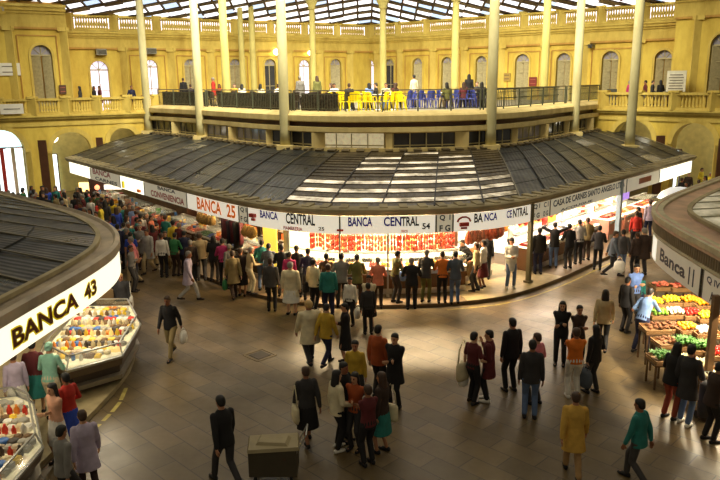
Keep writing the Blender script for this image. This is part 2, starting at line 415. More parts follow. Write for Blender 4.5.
def upper(name,p0,p1,wins,z1=ZU1,pil=()):
    ops=[]
    for (xa,xb,yt,lit) in wins:
        sa=spx(p0,p1,xa,7.5); sb=spx(p0,p1,xb,7.5); sc=(sa+sb)/2; hw=max(.45,(sb-sa)/2)
        q=Vector((p0[0],p0[1],0)).lerp(Vector((p1[0],p1[1],0)),sc/(Vector(p1)-Vector(p0)).length)
        # arch top height from pixel
        zt=unpY((xa+xb)/2,yt,q.y).z
        ops.append((sc,hw,ZU0+.05,zt-hw,lit))
    o,W,L=arch_wall(name,p0,p1,ZU0,z1,.35,[x[:4] for x in ops])
    for x in ops: window(W,*x)
    # pilasters
    b=MB()
    for px in pil:
        s=spx(p0,p1,px,8); b.beam(W(s,.06,ZU0),W(s,.06,z1),.5,.12)
        b.beam(W(s-.33,.1,z1-.12),W(s+.33,.1,z1-.12),.2,.24); b.beam(W(s-.3,.08,ZU0+.2),W(s+.3,.08,ZU0+.2),.16,.4)
    if pil: struct(b,'trim_1',YT)
    ps=[spx(p0,p1,px,8) for px in pil]; b=MB()
    for a,c in zip(ps,ps[1:]):
        a+=.42;c-=.42
        if c-a<.8: continue
        for q0,q1 in (((a,z1-.5),(c,z1-.5)),((a,ZU0+.4),(a,z1-.5)),((c,ZU0+.4),(c,z1-.5))): b.beam(W(q0[0],.02,q0[1]),W(q1[0],.02,q1[1]),.07,.07)
    b.beam(W(0,.08,z1-.08),W(L,.08,z1-.08),.18,.12)
    if pil: struct(b,'trim_10',YD)  # darker ochre frames paint in the shadow lines of recessed panels
    return W,L
def entab(name,W,L,z,m=YT,a=0,ext=0,big=1.0):
    b=MB()
    for off,za,zb in((.10,z,z+.22),(.05,z+.22,z+.62),(.16,z+.62,z+.74),(.30,z+.74,z+.90),(.42,z+.90,z+1.02)):
        za=z+(za-z)*big; zb=z+(zb-z)*big
        pts=[W(a-ext,-.3,za),W(L+ext,-.3,za),W(L+ext,off,za),W(a-ext,off,za)]
        vs=pts+[Vector((p.x,p.y,zb)) for p in pts]; b.add(vs,[(0,3,2,1),(4,5,6,7),(0,1,5,4),(1,2,6,5),(2,3,7,6),(3,0,4,7)])
    struct(b,name,m)
WL,LL=upper('wall_back_left',UL0,UL1,[(91,109,61,1),(146,157,60,1),(186,196,59,0),(232,240,59,0),(265,275,59,2),(299,310,60,1),(330,341,59,0)],pil=(124,171,211,253,289,320,350))
WR,LR=upper('wall_back_right',UR0,UR1,[(361,370,60,1),(386,393,59,2),(413,422,58,0),(443,450,57,0),(478,485,56,0),(515,529,54,0),(556,570,53,0),(602,618,51,0),(654,671,50,0)],pil=(378,401,434,465,503,545,585,640))
WPL,LPL=upper('wall_left',PL0,PL1,[(33,54,45,0)],z1=10.3,pil=(12,66))
WPR,LPR=upper('wall_right',PR0,PR1,[(709,733,33,0)],z1=10.3,pil=(696,))
entab('trim_2',WL,LL,9.2); entab('trim_3',WR,LR,9.2); entab('trim_4',WPL,LPL,10.25,ext=.1,big=1.3); entab('trim_5',WPR,LPR,10.25,ext=.1,big=1.3)
# returns of the projecting pavilions + high attic
b=MB(); b.quad((PL1[0],PL1[1],4.5),(-19.4,47.6,4.5),(-19.4,47.6,13),(PL1[0],PL1[1],13)); 
b.add([WPL(0,.05,11.5),WPL(LPL,.05,11.5),WPL(LPL,.05,14),WPL(0,.05,14)],[(0,1,2,3)]); struct(b,'wall_left_attic',YD)
b=MB(); b.quad((PR0[0],PR0[1],4.5),(PR0[0]+1.2,PR0[1]+1.6,4.5),(PR0[0]+1.2,PR0[1]+1.6,13),(PR0[0],PR0[1],13)); 
b.add([WPR(0,.05,11.5),WPR(LPR,.05,11.5),WPR(LPR,.05,14),WPR(0,.05,14)],[(0,1,2,3)]); struct(b,'wall_right_attic',YD)
# keystone rosettes over wall arches
# ---- balustrades
bal_me=MB().lathe((0,0,0),[(.09,0),(.09,.06),(.05,.09),(.085,.2),(.09,.26),(.045,.45),(.04,.52),(.075,.56),(.075,.62)],8).mesh('baluster',YT,smooth=True)
def balustrade(W,s0,s1,z,nsec,h,label,group,nb=9,off=.12,first=True):
    r=root('balustrade',W((s0+s1)/2,off,z),label,'balustrade',group)
    b=MB()
    b.beam(W(s0,off,z+.07),W(s1,off,z+.07),.3,.14); b.obj('plinth',YT,r)
    b=MB(); b.beam(W(s0,off,z+h-.07),W(s1,off,z+h-.07),.34,.14); b.obj('rail',YT,r)
    w=(s1-s0)/nsec
    for k in range(nsec+1):
        s=s0+k*w; b=MB(); b.beam(W(s,off,z),W(s,off,z+h+.04),.5,.42); b.beam(W(s-.3,off,z+h+.05),W(s+.3,off,z+h+.05),.5,.12); b.obj('pier',YT,r)
        if k<nsec:
            for j in range(nb):
                sj=s+.36+(w-.72)*(j+.5)/nb; p=W(sj,off,z+.14)-Vector(r.location)
                inst(bal_me,'baluster',p,parent=r,sc=(1,1,(h-.28)/.62))
balustrade(WL,0.3,LL-.2,10.24,8,1.0,'roof parapet balustrade above the back left wall, five windows long','parapet balustrades',nb=13)
balustrade(WR,0.3,LR-.4,10.24,9,1.0,'roof parapet balustrade above the back right wall','parapet balustrades',nb=12)
# ---- ground arcades and gallery slabs
def arcade(name,p0,p1,arches,panels):
    ops=[]
    for xa,xb,yt in arches:
        sa=spx(p0,p1,xa,3.2); sb=spx(p0,p1,xb,3.2); sc=(sa+sb)/2; hw=(sb-sa)/2
        q=Vector((p0[0],p0[1],0)).lerp(Vector((p1[0],p1[1],0)),sc/(Vector(p1)-Vector(p0)).length)
        zt=unpY((xa+xb)/2,yt,q.y).z; ops.append((sc,hw,0,zt-hw))
    o,W,L=arch_wall(name,p0,p1,0,4.7,.7,ops,YW)
    b=MB()
    for sc,hw,_,zs in ops:
        N=12
        for i in range(N):
            t0=math.pi*(1-i/N);t1=math.pi*(1-(i+1)/N); R0,R1=hw,hw+.28
            a=[W(sc+r*math.cos(t),.06,zs+r*math.sin(t)) for r,t in((R0,t0),(R0,t1),(R1,t1),(R1,t0))]
            a2=[W(sc+r*math.cos(t),-.02,zs+r*math.sin(t)) for r,t in((R0,t0),(R0,t1),(R1,t1),(R1,t0))]
            b.add(a+a2,[(0,1,2,3),(3,2,6,7),(1,0,4,5)])
        for sg in(-1,1): b.beam(W(sc+sg*(hw+.16),.03,0),W(sc+sg*(hw+.16),.03,zs),.3,.1); b.beam(W(sc+sg*(hw+.0),.05,zs),W(sc+sg*(hw+.32),.05,zs),.14,.16)
    struct(b,'trim_6',YT)
    for i,(xa,xb) in enumerate(panels):
        sa=spx(p0,p1,xa,3.2); sb=spx(p0,p1,xb,3.2); b=MB(); s=(sa+sb)/2
        b.beam(W(s,.06,.2),W(s,.06,3.75),sb-sa,.1); b.beam(W(s,.1,3.0),W(s,.1,3.6),(sb-sa)*.7,.06)
        tag(b.obj('wall_panel',BRN),'tall dark brown panel on the arcade pier, '+('left of the first left arch' if name=='arcade_l' and i==0 else 'right of the first left arch' if name=='arcade_l' else ['left of the first right arch','between the two right arches','at the right end of the right arcade'][i]),'panel','brown pier panels')
    # entablature
    b=MB()
    for off,za,zb in((.08,4.55,4.75),(.03,4.75,4.95),(.22,4.95,5.08),(.34,5.08,5.2)):
        pts=[W(-.1,-3.4 if za>5 else -.2,za),W(L+.1,-3.4 if za>5 else -.2,za),W(L+.1,off,za),W(-.1,off,za)]
        vs=pts+[Vector((p.x,p.y,zb)) for p in pts]; b.add(vs,[(0,3,2,1),(4,5,6,7),(0,1,5,4),(1,2,6,5),(2,3,7,6),(3,0,4,7)])
    struct(b,'trim_7',YT)
    return W,L,ops
WGL,LGL,OL=arcade('arcade_l',GL0,GL1,[(-24,25,130),(52,91,132),(110,138,128)],[(37,47),(96,103)])
D.objects['arcade_l'].name='wall_front_left'
WGR,LGR,OR=arcade('arcade_r',GR0,GR1,[(612,652,120),(672,714,123)],[(603,609),(656,668),(718,730)])
D.objects['arcade_r'].name='wall_front_right'
balustrade(WGL,4.2,LGL,5.2,6,.95,'gallery balustrade above the left arcade','gallery balustrades',nb=7)
balustrade(WGR,2.3,LGR-2,5.2,6,.95,'gallery balustrade above the right arcade','gallery balustrades',nb=7)
# gallery passage behind arcades: back wall + ceiling lit
for nm,W,L in(('wall_arcade_left',WGL,LGL),('wall_arcade_right',WGR,LGR)):
    b=MB(); b.quad(W(-1,-4.5,0),W(L+6,-4.5,0),W(L+6,-4.5,5.0),W(-1,-4.5,5.0)); struct(b,nm,sm('arcade_plaster',(196,180,112),rough=.8))
b=MB(); b.quad((-13,44,4.9),(13.5,44,4.9),(13.5,62,4.9),(-13,62,4.9)); 
b.add([(-19,46,5.15),(-12.4,45,5.15),(13,44,5.15),(20,41,5.15),(1,60,5.15)],[(0,1,2,3,4)]); struct(b,'floor_gallery',TERR)
# bright doors within arches
def lit_door(W,sc,hw,label,off=-4.3,h=3.0,fr=.6,strength=1.6,bars=3):
    r=root('door_%d'%(1+len([o for o in D.objects if o.name.startswith('door_')and o.parent is None])),W(sc,off,0),None,None,kind='structure')
    b=MB(); b.beam(W(sc,off,0.02),W(sc,off,h),hw*2,.05); b.obj('pane',mat('daylight_pane',(.9,1,1),var=0,emit=strength,ecol=(.86,1,1)),r)
    b=MB()
    for k in range(bars+1): s=sc-hw+2*hw*k/bars; b.beam(W(s,off+.08,0),W(s,off+.08,h),.07,.08)
    b.beam(W(sc-hw,off+.08,h),W(sc+hw,off+.08,h),.1,.1); b.obj('door_frame',BRN,r)
s0=OL[0]
lit_door(WGL,s0[0]+.2,s0[1]-.1,'',off=-1.6,h=s0[3]+.1,strength=1.6,bars=3)
b=MB(); N=14; fan=[WGL(s0[0],-1.5,s0[3])]+[WGL(s0[0]+s0[1]*math.cos(math.pi*(1-i/N)),-1.5,s0[3]+s0[1]*math.sin(math.pi*(1-i/N))) for i in range(N+1)]
b.add(fan,[(0,i,i+1) for i in range(1,N+1)]); o=b.obj('window_30',mat('blue_fan_glow',(.6,.9,1),var=0,emit=1.5,ecol=(.62,.93,1))); o['kind']='structure'
for i,(px,col) in enumerate(((6,'red'),(17,'white'),(24,'red'))):
    s=spx(GL0,GL1,px,2); b=MB(); b.beam(WGL(s,-1.2,.1),WGL(s,-1.2,3.3),.22,.04)
    tag(b.obj('hanging_banner',sm('banner_'+col,(200,60,60) if col=='red' else (245,240,235),rough=.6)),'narrow %s vertical banner in the %s of the bright entrance arch'%(col,['left half','middle','right edge'][i]),'banner')
lit_door(WGL,OL[1][0]-.75,.45,'',off=-4.3,h=2.5,strength=.9,bars=1)
lit_door(WGR,OR[0][0]+.9,.5,'',off=-4.3,h=2.6,strength=.5,bars=1)
lit_door(WGR,OR[1][0]+1.0,.6,'',off=-4.3,h=3.1,strength=.7,bars=2)
for i,(W,sc,z) in enumerate(((WGL,OL[1][0]-.7,3.7),(WGR,OR[0][0]+.8,3.6),(WGR,OR[1][0]+1.0,3.4))):
    r=root('pendant_lamp',W(sc,-2.0,z),['white globe lamp hanging inside the first left arch','white globe lamp hanging inside the first right arch','white globe lamp hanging inside the second right arch'][i],'lamp','arcade pendant lamps')
    b=MB(); b.ball(W(sc,-2,z),.28,12); b.obj('lamp_shade',mat('globe_glow',(1,.95,.8),var=0,emit=3,ecol=(1,.93,.75)),r,smooth=True)
    b=MB(); b.tube([W(sc,-2,z+.25),W(sc,-2,5.0)],.02); b.obj('cord',DARK,r)
# ---- skylight ceiling
def zc(x,y): return 11.2+.27*max(0,57.6-abs(x-.9)*(.585 if x<.9 else .835)-y)
def ceil():
    bb=MB(); frame=MB(); gl=MB()
    # oriented grid following view depth : rows in y, columns fan in x
    ys=[38+1.25*i for i in range(19)]; 
    for j in range(len(ys)-1):
        for i in range(-22,22):
            x0,x1=i*1.05,(i+1)*1.05; y0,y1=ys[j],ys[j+1]
            # keep inside walls
            xm,ym=(x0+x1)/2,(y0+y1)/2
            lim=57.8-(abs(xm-.9)*(.585 if xm<.9 else .835))
            if ym>lim+1.2: continue
            k=random.random(); mi=0 if k<.55 else (1 if k<.75 else 2)
            e=.07; dz=.25
            ym_=y0+(y1-y0)*random.uniform(.38,.6); za,zb,zm1,zm2=zc(x0,y0),zc(x1,y0),zc(x0,ym_),zc(x1,ym_)
            gl.quad((x0,y0,za-.02),(x1,y0,zb-.02),(x1,ym_,zm2-.02),(x0,ym_,zm1-.02),3+(random.random()<.4))
            gl.quad((x0+e,ym_,zm1),(x1-e,ym_,zm2),(x1-e,y1-e,zc(x1,y1)-.02),(x0+e,y1-e,zc(x0,y1)-.02),mi)
            if (i+j)%1==0: frame.quad((x0,y1-.05,zc(x0,y1)-.1),(x1,y1-.05,zc(x1,y1)-.1),(x1,y1+.25,zc(x1,y1)+.05),(x0,y1+.25,zc(x0,y1)+.05))
    for i in range(-22,23): [frame.beam((i*1.05,yy,zc(i*1.05,yy)-.03),(i*1.05,yy+2,zc(i*1.05,yy+2)-.03),.14,.12) for yy in range(36,56,2) if yy<55-abs(i*1.05-.9)*(.585 if i<1 else .835)]
    o=struct(gl,'ceiling',[SKYG,SKYB,SKYP,TRUSS,sm('louvre_grey',(132,120,112),rough=.6)]); struct(frame,'ceiling_truss',TRUSS)
    o=D.objects['ceiling_truss']; o.name='trim_ceiling'
ceil()
# glazed clerestory behind the parapets
b=MB()
b.quad(WL(0,-1.6,9.6),WL(LL+.6,-1.6,9.6),WL(LL+.6,-1.6,12.4),WL(0,-1.6,13.6)); b.quad(WR(-.6,-1.6,9.6),WR(LR,-1.6,9.6),WR(LR,-1.6,13.8),WR(-.6,-1.6,12.4)); o=struct(b,'window_40',SKYP)
# outer shell so nothing is open behind
b=MB(); b.quad((-40,64,0),(40,64,0),(40,64,10.4),(-40,64,10.4)); struct(b,'wall_back',YD)
# ================================================================ CENTRAL PAVILION
S=lambda x,z=2.25: C.spix(x,z)
ZB,ZT=2.29,2.86
# platform
b=MB(); n=60; 
pts=[C.at(C.L*i/n,.55,0) for i in range(n+1)]+[T.at(T.L*(1-i/20),0,0) for i in range(21)]
k=len(pts); b.add([Vector((p.x,p.y,.12)) for p in pts],[tuple(range(k))]); b.add([Vector((p.x,p.y,z)) for z in(0,.12) for p in pts[:n+1]],[(i,i+1,n+2+i,n+1+i) for i in range(n)]); struct(b,'floor_stall_platform',sm('brown_platform',(104,84,58),rough=.5,scale=5))
b=MB(); strip(b,C,S(462),S(552),[(.53,.121),(-2.3,.121),(-2.3,.128),(.53,.128)],step=.4); struct(b,'floor_cream_platform',PLAT)
# painted line along right kerb
def paint_line(path,s0,s1,off,w,name,dash=None,m=None,z=.006):
    b=MB(); s=s0
    while s<s1:
        e=min(s1,s+(dash or .5)*(.8 if dash else 1)); a0=path.at(s,off,z);a1=path.at(e,off,z);c0=path.at(s,off+w,z);c1=path.at(e,off+w,z); b.quad(a0,c0,c1,a1); s+= (dash or .5)
    o=struct(b,name,m or sm('yellow_paint',(176,160,84),rough=.6,var=.25,scale=5)); return o
paint_line(C,S(440),C.L-3,.85,.07,'trim_8')
# roof (pavilion) as one thing
rt=root('pavilion_roof',C.at(C.L/2,0,ZT),'broad dark corrugated canopy roof sloping down to the sign band of the central stalls','roof')
NR=27
def RP(f,k,lift=0):
    a=C.at(C.L*f,-.1,0); c=T.at(T.L*f,0,0); p=a.lerp(c,k); p.z=3.08+(3.88-3.08)*k+.10*math.sin(math.pi*k)+lift; return p
def frac_pix(x): return S(x,2.95)/C.L
f0,f1=frac_pix(286),frac_pix(508)
g0,g1=frac_pix(250),frac_pix(545)
for i in range(NR):
    fa,fb=i/NR,(i+1)/NR; fm=(fa+fb)/2; mid=f0<fm<f1
    b=MB(); uv=[]; K=17 if mid else 5
    for k in range(K):
        k0,k1=k/K,(k+1)/K
        lf=.03 if mid else .015
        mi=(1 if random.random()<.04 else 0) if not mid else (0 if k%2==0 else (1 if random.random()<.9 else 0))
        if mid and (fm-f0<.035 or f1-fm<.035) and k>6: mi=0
        q=[RP(fa,k0,lf),RP(fb,k0,lf),RP(fb,k1,0),RP(fa,k1,0)]
        b.add(q,[(0,1,2,3)],mi); uv+=[(0,k0),(1,k0),(1,k1),(0,k1)]
        q=[RP(fa,k0,lf),RP(fb,k0,lf),RP(fb,k0,-.01),RP(fa,k0,-.01)]
        b.add(q,[(0,3,2,1)],0); uv+=[(0,k0)]*4
    b.uv=uv
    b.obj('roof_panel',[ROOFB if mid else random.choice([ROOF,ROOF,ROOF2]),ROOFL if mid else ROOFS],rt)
for i in range(NR+1):
    f=min(.9995,max(.0005,i/NR)); mid=f0-.01<f<f1+.01; b=MB()
    for k in range(6):
        b.beam(RP(f,k/6,.05),RP(f,(k+1)/6,.05),.045,.04)
    b.obj('roof_rib',RIBD if mid else (RIB if i%2 else RIBD),rt)
# scalloped eave tiles + gutter
b=MB(); strip(b,C,0,C.L,[(-.35,2.88),(.1,2.88),(.2,3.0),(.2,3.08),(.12,3.12),(-.35,3.12)],step=.5); b.obj('gutter',GUT,rt)
b=MB(); n=int(C.L/.62)
for i in range(n):
    s=(i+.5)*C.L/n; a=C.at(s,.1,3.12); c=C.at(s,-.35,3.15); b.beam(a,c,.26,.06)
b.obj('eave_tile',GUT,rt)
b=MB(); n=int(T.L/.62)
for i in range(n):
    s=(i+.5)*T.L/n; b.beam(T.at(s,.35,3.9),T.at(s,.0,3.98),.34,.1)
b.obj('ridge_tile',ROOFB,rt)
# terrace storey
tr=root('terrace_storey',T.at(T.L/2,-.5,3.85),'cream two-band upper storey with strip windows carrying the open terrace','building')
b=MB(); strip(b,T,0,T.L,[(-.3,3.7),(.06,3.7),(.12,3.86),(.12,4.02),(-.3,4.02)],step=.6); b.obj('sill_band',TERR,tr)
b=MB(); strip(b,T,0,T.L,[(-.3,4.70),(.10,4.70),(.14,4.74),(.14,4.94),(-.3,4.94)],step=.6); b.obj('lintel_band',TERR,tr)
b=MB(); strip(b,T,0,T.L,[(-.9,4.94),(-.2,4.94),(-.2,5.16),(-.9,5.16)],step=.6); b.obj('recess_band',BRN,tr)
b=MB(); strip(b,T,0,T.L,[(-1.6,5.16),(0.06,5.16),(.12,5.2),(.12,5.44),(0,5.52),(-.35,5.6),(-1.6,5.6)],step=.6); b.obj('terrace_edge',TERR,tr)
# terrace deck
n=30; pts=[T.at(T.L*i/n,-.6,5.56) for i in range(n+1)]+[Vector((15.2,46,5.56)),Vector((9,50.5,5.56)),Vector((1,56,5.56)),Vector((-8,50.5,5.56)),Vector((-13.0,46.5,5.56))]
b=MB(); b.add(pts,[tuple(range(len(pts)))]); struct(b,'floor_terrace',sm('terrace_grey_floor',(150,142,124),rough=.5))
# piers and windows
NW=12
CLIT=mat('clerestory_lit',(.8,.7,.5),var=.3,scale=4,emit=.3,ecol=(1,.85,.5),rough=.3)
for i in range(NW+1):
    s=T.L*i/NW; b=MB(); b.beam(T.at(s,-.1,4.0),T.at(s,-.1,4.68),.62 if i%2 else .3,.3); b.obj('pier',TERR,tr)
    if i<NW:
        w=root('strip_window',T.at(s+T.L/NW/2,-.15,4.02),None,None); w.location=Vector(w.location)-Vector(tr.location); w.parent=tr
        s1=T.L*(i+1)/NW; m=CLIT if i in(5,) else (GLS if i in(2,3,8) else GLSD)
        b=MB(); 
        a=s+.2; e=s1-.2
        b.quad(T.at(a,-.16,4.02),T.at(e,-.16,4.02),T.at(e,-.16,4.66),T.at(a,-.16,4.66)); b.obj('pane',m,w)
        b=MB()
        for k in range(5): q=a+(e-a)*k/4; b.beam(T.at(q,-.12,4.02),T.at(q,-.12,4.66),.05,.05)
        b.beam(T.at(a,-.12,4.12),T.at(e,-.12,4.12),.04,.05); b.obj('window_frame',sm('pale_frame',(176,164,120),rough=.5),w)
# room inside the terrace storey: back wall
b=MB(); strip(b,T,0,T.L,[(-2.6,0.1),(-2.4,0.1),(-2.4,5.2),(-2.6,5.2)],step=1); struct(b,'wall_terrace_core',YD)
# terrace railing in sections between posts
def railing(s0,s1,label,mbar):
    off=-.55; z=5.6
    r=root('railing',T.at((s0+s1)/2,off,z),label,'railing','terrace railings')
    b=MB(); N=max(2,int((s1-s0)/.6))
    for k in range(N): 
        a=s0+(s1-s0)*k/N;c=s0+(s1-s0)*(k+1)/N
        b.beam(T.at(a,off,z+.95),T.at(c,off,z+.95),.06,.05)
    b.obj('top_rail',RIB,r)
    b=MB()
    for k in range(N):
        a=s0+(s1-s0)*k/N;c=s0+(s1-s0)*(k+1)/N
        b.beam(T.at(a,off,z+.12),T.at(c,off,z+.12),.025,.025)
    b.obj('lower_rail',mbar,r)
    b=MB()
    for k in range(N):
        a=s0+(s1-s0)*k/N;c=s0+(s1-s0)*(k+1)/N; b.beam(T.at(a,off,z+.78),T.at(c,off,z+.78),.025,.025)
    b.obj('middle_rail',mbar,r)
    M=max(1,int((s1-s0)/1.5))
    for k in range(M+1): b=MB(); s=s0+(s1-s0)*k/M; b.beam(T.at(s,off,z-.1),T.at(s,off,z+.95),.06,.06); b.obj('post',mbar,r)
    b=MB(); nb=int((s1-s0)/.16)
    for k in range(nb): s=s0+(s1-s0)*(k+.5)/nb; b.beam(T.at(s,off,z+.12),T.at(s,off,z+.78),.014,.014)
    b.obj('bars',mbar,r,kind='stuff')
tp=[T.spix(x,5.6) for x in(150,198,284,380,490,575,608)]
wh=['between the end column and the second column','between the second and third front columns','in front of the yellow chairs','in front of the blue chairs','between the fourth and fifth front columns','at the right end beside the gallery']
for i in range(6): railing(tp[i]+.1,tp[i+1]-.1,'iron terrace railing '+wh[i],GRN)
# dark iron grille screens right part
for i,(xa,xb) in enumerate(((496,570),(580,608))):
    b=MB(); a=T.spix(xa,5.6);e=T.spix(xb,5.6); N=max(2,int((e-a)/.16))
    for k in range(N): s=a+(e-a)*k/N; b.beam(T.at(s,-.66,5.7),T.at(s,-.66,6.5),.035,.03)
    for zz in(5.7,6.1,6.5): 
        for k in range(6): b.beam(T.at(a+(e-a)*k/6,-.66,zz),T.at(a+(e-a)*(k+1)/6,-.66,zz),.04,.04)
    tag(b.obj('iron_grille',GRN),['close-barred grey green grille between the two right front columns','close-barred grey green grille beyond the fifth front column'][i],'grille','terrace grilles')
# right end block beside terrace (dark pillar at x~608)
b=MB(); b.beam(T.at(T.L-.1,.1,3.8),T.at(T.L-.1,.1,6.3),.5,.4); tag(b.obj('end_post',sm('slate_post',(84,86,80),rough=.5)),'slate grey square post closing the right end of the terrace','post')
# ---- columns
def column(p,z0,r,label,group,m=COLM,ztop=None,ped=True,capd=False):
    zfull=zc(p.x,max(p.y,38)); zt=ztop or (12.3 if capd else 15.5)
    rt=root('column',(p.x,p.y,z0),label,'column',group)
    b=MB(); b.lathe((p.x,p.y,0),[(r*1.08,z0+.35),(r,z0+1.0),(r*.86,zt-.5)],20); b.obj('shaft',m,rt,smooth=True)
    if ped:
        b=MB(); b.box((p.x,p.y,z0+.17),(r*3.2,r*3.2,.4)); b.obj('pedestal',TERR,rt)
    if capd: b=MB(); b.lathe((p.x,p.y,0),[(r*.8,zt),(r*.7,zfull)],12); b.obj('upper_shaft',m,rt,smooth=True)
    b=MB(); b.lathe((p.x,p.y,0),[(r*.9,zt-.6),(r*1.3,zt-.5),(r*1.0,zt-.42),(r*1.7,zt-.15),(r*1.9,zt)],16); b.obj('capital',COLY,rt,smooth=True)
fc=[(141,128,3.9),(203,136,3.8),(287,147,3.8),(489,147,3.8),(572,133,3.85),(630,140,3.3)]
lb=['pale front column at the left end of the canopy','pale front column second from the left, before the dark railing','thick pale front column left of the yellow chairs','thick pale front column right of the blue chairs','pale front column before the grey grille','pale front column at the right, rising in front of the right arcade']
for i,(x,y,z) in enumerate(fc):
    if i==5: p=unpY(630,138,36.5)
    elif i==0: p=T.at(.25,.1,0)
    else: p=T.at(T.spix(x,4.0),.12,0)
    column(Vector((p.x,p.y,0)),3.68 if i!=5 else 3.2,.235,lb[i],'front columns',ztop=16)
for x,Y,r,l in((225,42,.24,'yellowish column behind the dark railing, left of two thin columns'),(242,50,.2,'thin column, left one of the close pair behind the terrace'),(253,50,.2,'thin column, right one of the close pair behind the terrace'),(313,50,.22,'thin column behind the terrace, right of the thickest front column'),(383,50,.24,'yellow column with a gilded capital in the middle of the terrace'),(455,46,.24,'yellow column behind the blue chairs'),(545,41.5,.23,'yellow column behind the grey grille')):
    p=unpY(x,60,Y); column(Vector((p.x,p.y,0)),5.56,r,l,'rear terrace columns',COLY,ped=False,capd=x in(313,383,455))
# ---- stall interior: ceiling, back wall
b=MB(); 
n=60; i0=0
vs=[];fs=[]
for i in range(n+1): vs+= [C.at(C.L*i/n,-.1,2.93),C.at(C.L*i/n,-3.6,2.93)]
for i in range(n): fs.append((2*i,2*i+1,2*i+3,2*i+2))
b.add(vs,fs); struct(b,'ceiling_stalls',WHITE)
def backwall(xa,xb,m,name,off=-3.4,z1=2.9):
    b=MB(); strip(b,C,S(xa),S(xb),[(off,.12),(off-.06,.12),(off-.06,z1),(off,z1)],step=.5); return struct(b,name,m)
LW=mat('lit_cream_wall',(.9,.78,.5),var=.2,scale=2,emit=1.4,ecol=(1,.78,.36),rough=.6)  # wall glows by itself to imitate bright stall lighting on it
LW2=mat('lit_white_wall',(.95,.88,.75),var=.15,scale=2,emit=1.0,ecol=(1,.9,.72),rough=.6)  # same painted glow, whiter, for the butcher and right end
DW=sm('dim_brown_wall',(84,60,38),var=.3,scale=2)
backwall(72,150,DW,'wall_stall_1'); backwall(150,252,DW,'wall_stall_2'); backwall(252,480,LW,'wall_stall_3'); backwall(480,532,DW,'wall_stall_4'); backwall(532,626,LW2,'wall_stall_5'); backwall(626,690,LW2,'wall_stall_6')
# partitions
PART=mat('yellow_lit_partition',(.95,.65,.1),var=.1,emit=.9,ecol=(1,.66,.08))
def partition(x,m,label,w=.12,o0=-1.7,o1=-3.4,z1=2.9):
    s=S(x); b=MB(); a=C.at(s,o0,.12);c=C.at(s,o1,.12); b.beam((a+c)/2,(a+c)/2+Vector((0,0,z1-.12)),.1,.1)
    b=MB(); d=(c-a); nrm=Vector((-d.y,d.x,0)).normalized()*w/2
    pts=[a-nrm,a+nrm,c+nrm,c-nrm]; vs=pts+[Vector((p.x,p.y,z1)) for p in pts]
    b.add(vs,[(0,3,2,1),(4,5,6,7),(0,1,5,4),(1,2,6,5),(2,3,7,6),(3,0,4,7)]); o=b.obj('partition',m); return tag(o,label,'partition','stall partitions')
def facing_panel(xa,xb,off,z0,z1,m,label,cat='panel',name='wall_panel',group=None):
    b=MB(); strip(b,C,S(xa),S(xb),[(off,z0),(off-.06,z0),(off-.06,z1),(off,z1)],step=.3); return tag(b.obj(name,m),label,cat,group)
partition(250,LW,'brown partition between the basket stall and the delicatessen')
partition(482,BRN,'brown partition between the delicatessen and the ham stall')
partition(148,BRN,'brown partition between the two leftmost stalls')
facing_panel(252,266,-.45,.12,2.25,PART,'bright yellow upright panel at the left end of the delicatessen')
facing_panel(268,274,-.7,.9,2.25,sm('grey_glass_door',(120,120,118),rough=.3),'grey narrow upright panel beside the bright yellow panel')
facing_panel(600,611,-2.35,1.0,2.3,mat('yellow_poster',(1,.9,.1),var=.05,emit=1.2,ecol=(1,.9,.1)),'bright yellow poster hung in the butcher stall','poster','wall_poster')
facing_panel(630,641,-.5,1.75,2.2,mat('purple_sign',(.45,.3,.9),var=.05,emit=.7,ecol=(.4,.25,.9)),'small purple hanging sign with a white band','sign','hanging_sign')
facing_panel(454,463,-.5,1.7,2.25,mat('blue_white_lamp',(.8,.8,1),var=.05,emit=1.6,ecol=(.75,.75,1)),'small glowing bluish lightbox above the seated person','sign','hanging_sign') if False else None
# posts
def post(x,label,m,r=.07,off=.05,z1=2.9,y=None):
    s=S(x); p=C.at(s,off,0); rt_=root('canopy_post',(p.x,p.y,.12),label,'post','canopy posts')
    b=MB(); b.box((p.x,p.y,.12+(z1-.12)/2),(r*2,r*2,z1-.12),C.ang(s)); b.obj('pole',m,rt_)
    b=MB(); b.box((p.x,p.y,.16),(r*3.4,r*3.4,.08),C.ang(s)); b.obj('base_plate',m,rt_)
post(530,'olive steel post under the corner of the sign band',sm('olive_post',(104,98,70),rough=.5))
post(619,'blue and white striped post in the butcher stall front',sm('bluewhite_post',(150,170,186),rough=.4),r=.09)
post(338,'slim steel post in the delicatessen front',STEEL,r=.03,off=-.3)
post(388,'slim steel post right of the middle of the delicatessen',STEEL,r=.03,off=-.3)
# ---- signs
def sign(path,s0,s1,z0,z1,m,label,off=.02,th=.06,group='sign boards of the central canopy'):
    r=root('sign_board',path.at((s0+s1)/2,off,z0),label,'sign',group)
    b=MB(); strip(b,path,s0,s1,[(off,z0),(off+th,z0),(off+th,z1),(off,z1)],step=.3); b.obj('board',m,r)
    for s in(s0,s1): b=MB(); b.beam(path.at(s,off+th,z0),path.at(s,off+th,z1),.03,.03); b.obj('edge_strip',GREYM,r)
    return r
SW=mat('lit_sign_white',(.9,.84,.7),var=.04,emit=.5,ecol=(1,.92,.74),rough=.4)
SG=sm('grey_white_board',(214,204,176),rough=.6,scale=2,var=.06,emit=.34)  # slight emission imitates lamplight falling on the boards
SL=mat('bright_lit_sign',(1,.97,.8),var=.03,emit=1.5,ecol=(1,.95,.72),rough=.4)
zm=(ZB+ZT)/2
def txt(r,t,xa,xb,z0,z1,m):
    s0,s1=S(xa,2.5),S(xb,2.5); text_on_path(C,t,(s0+s1)/2,(z0+z1)/2,abs(s1-s0),z1-z0,.092,m,r)
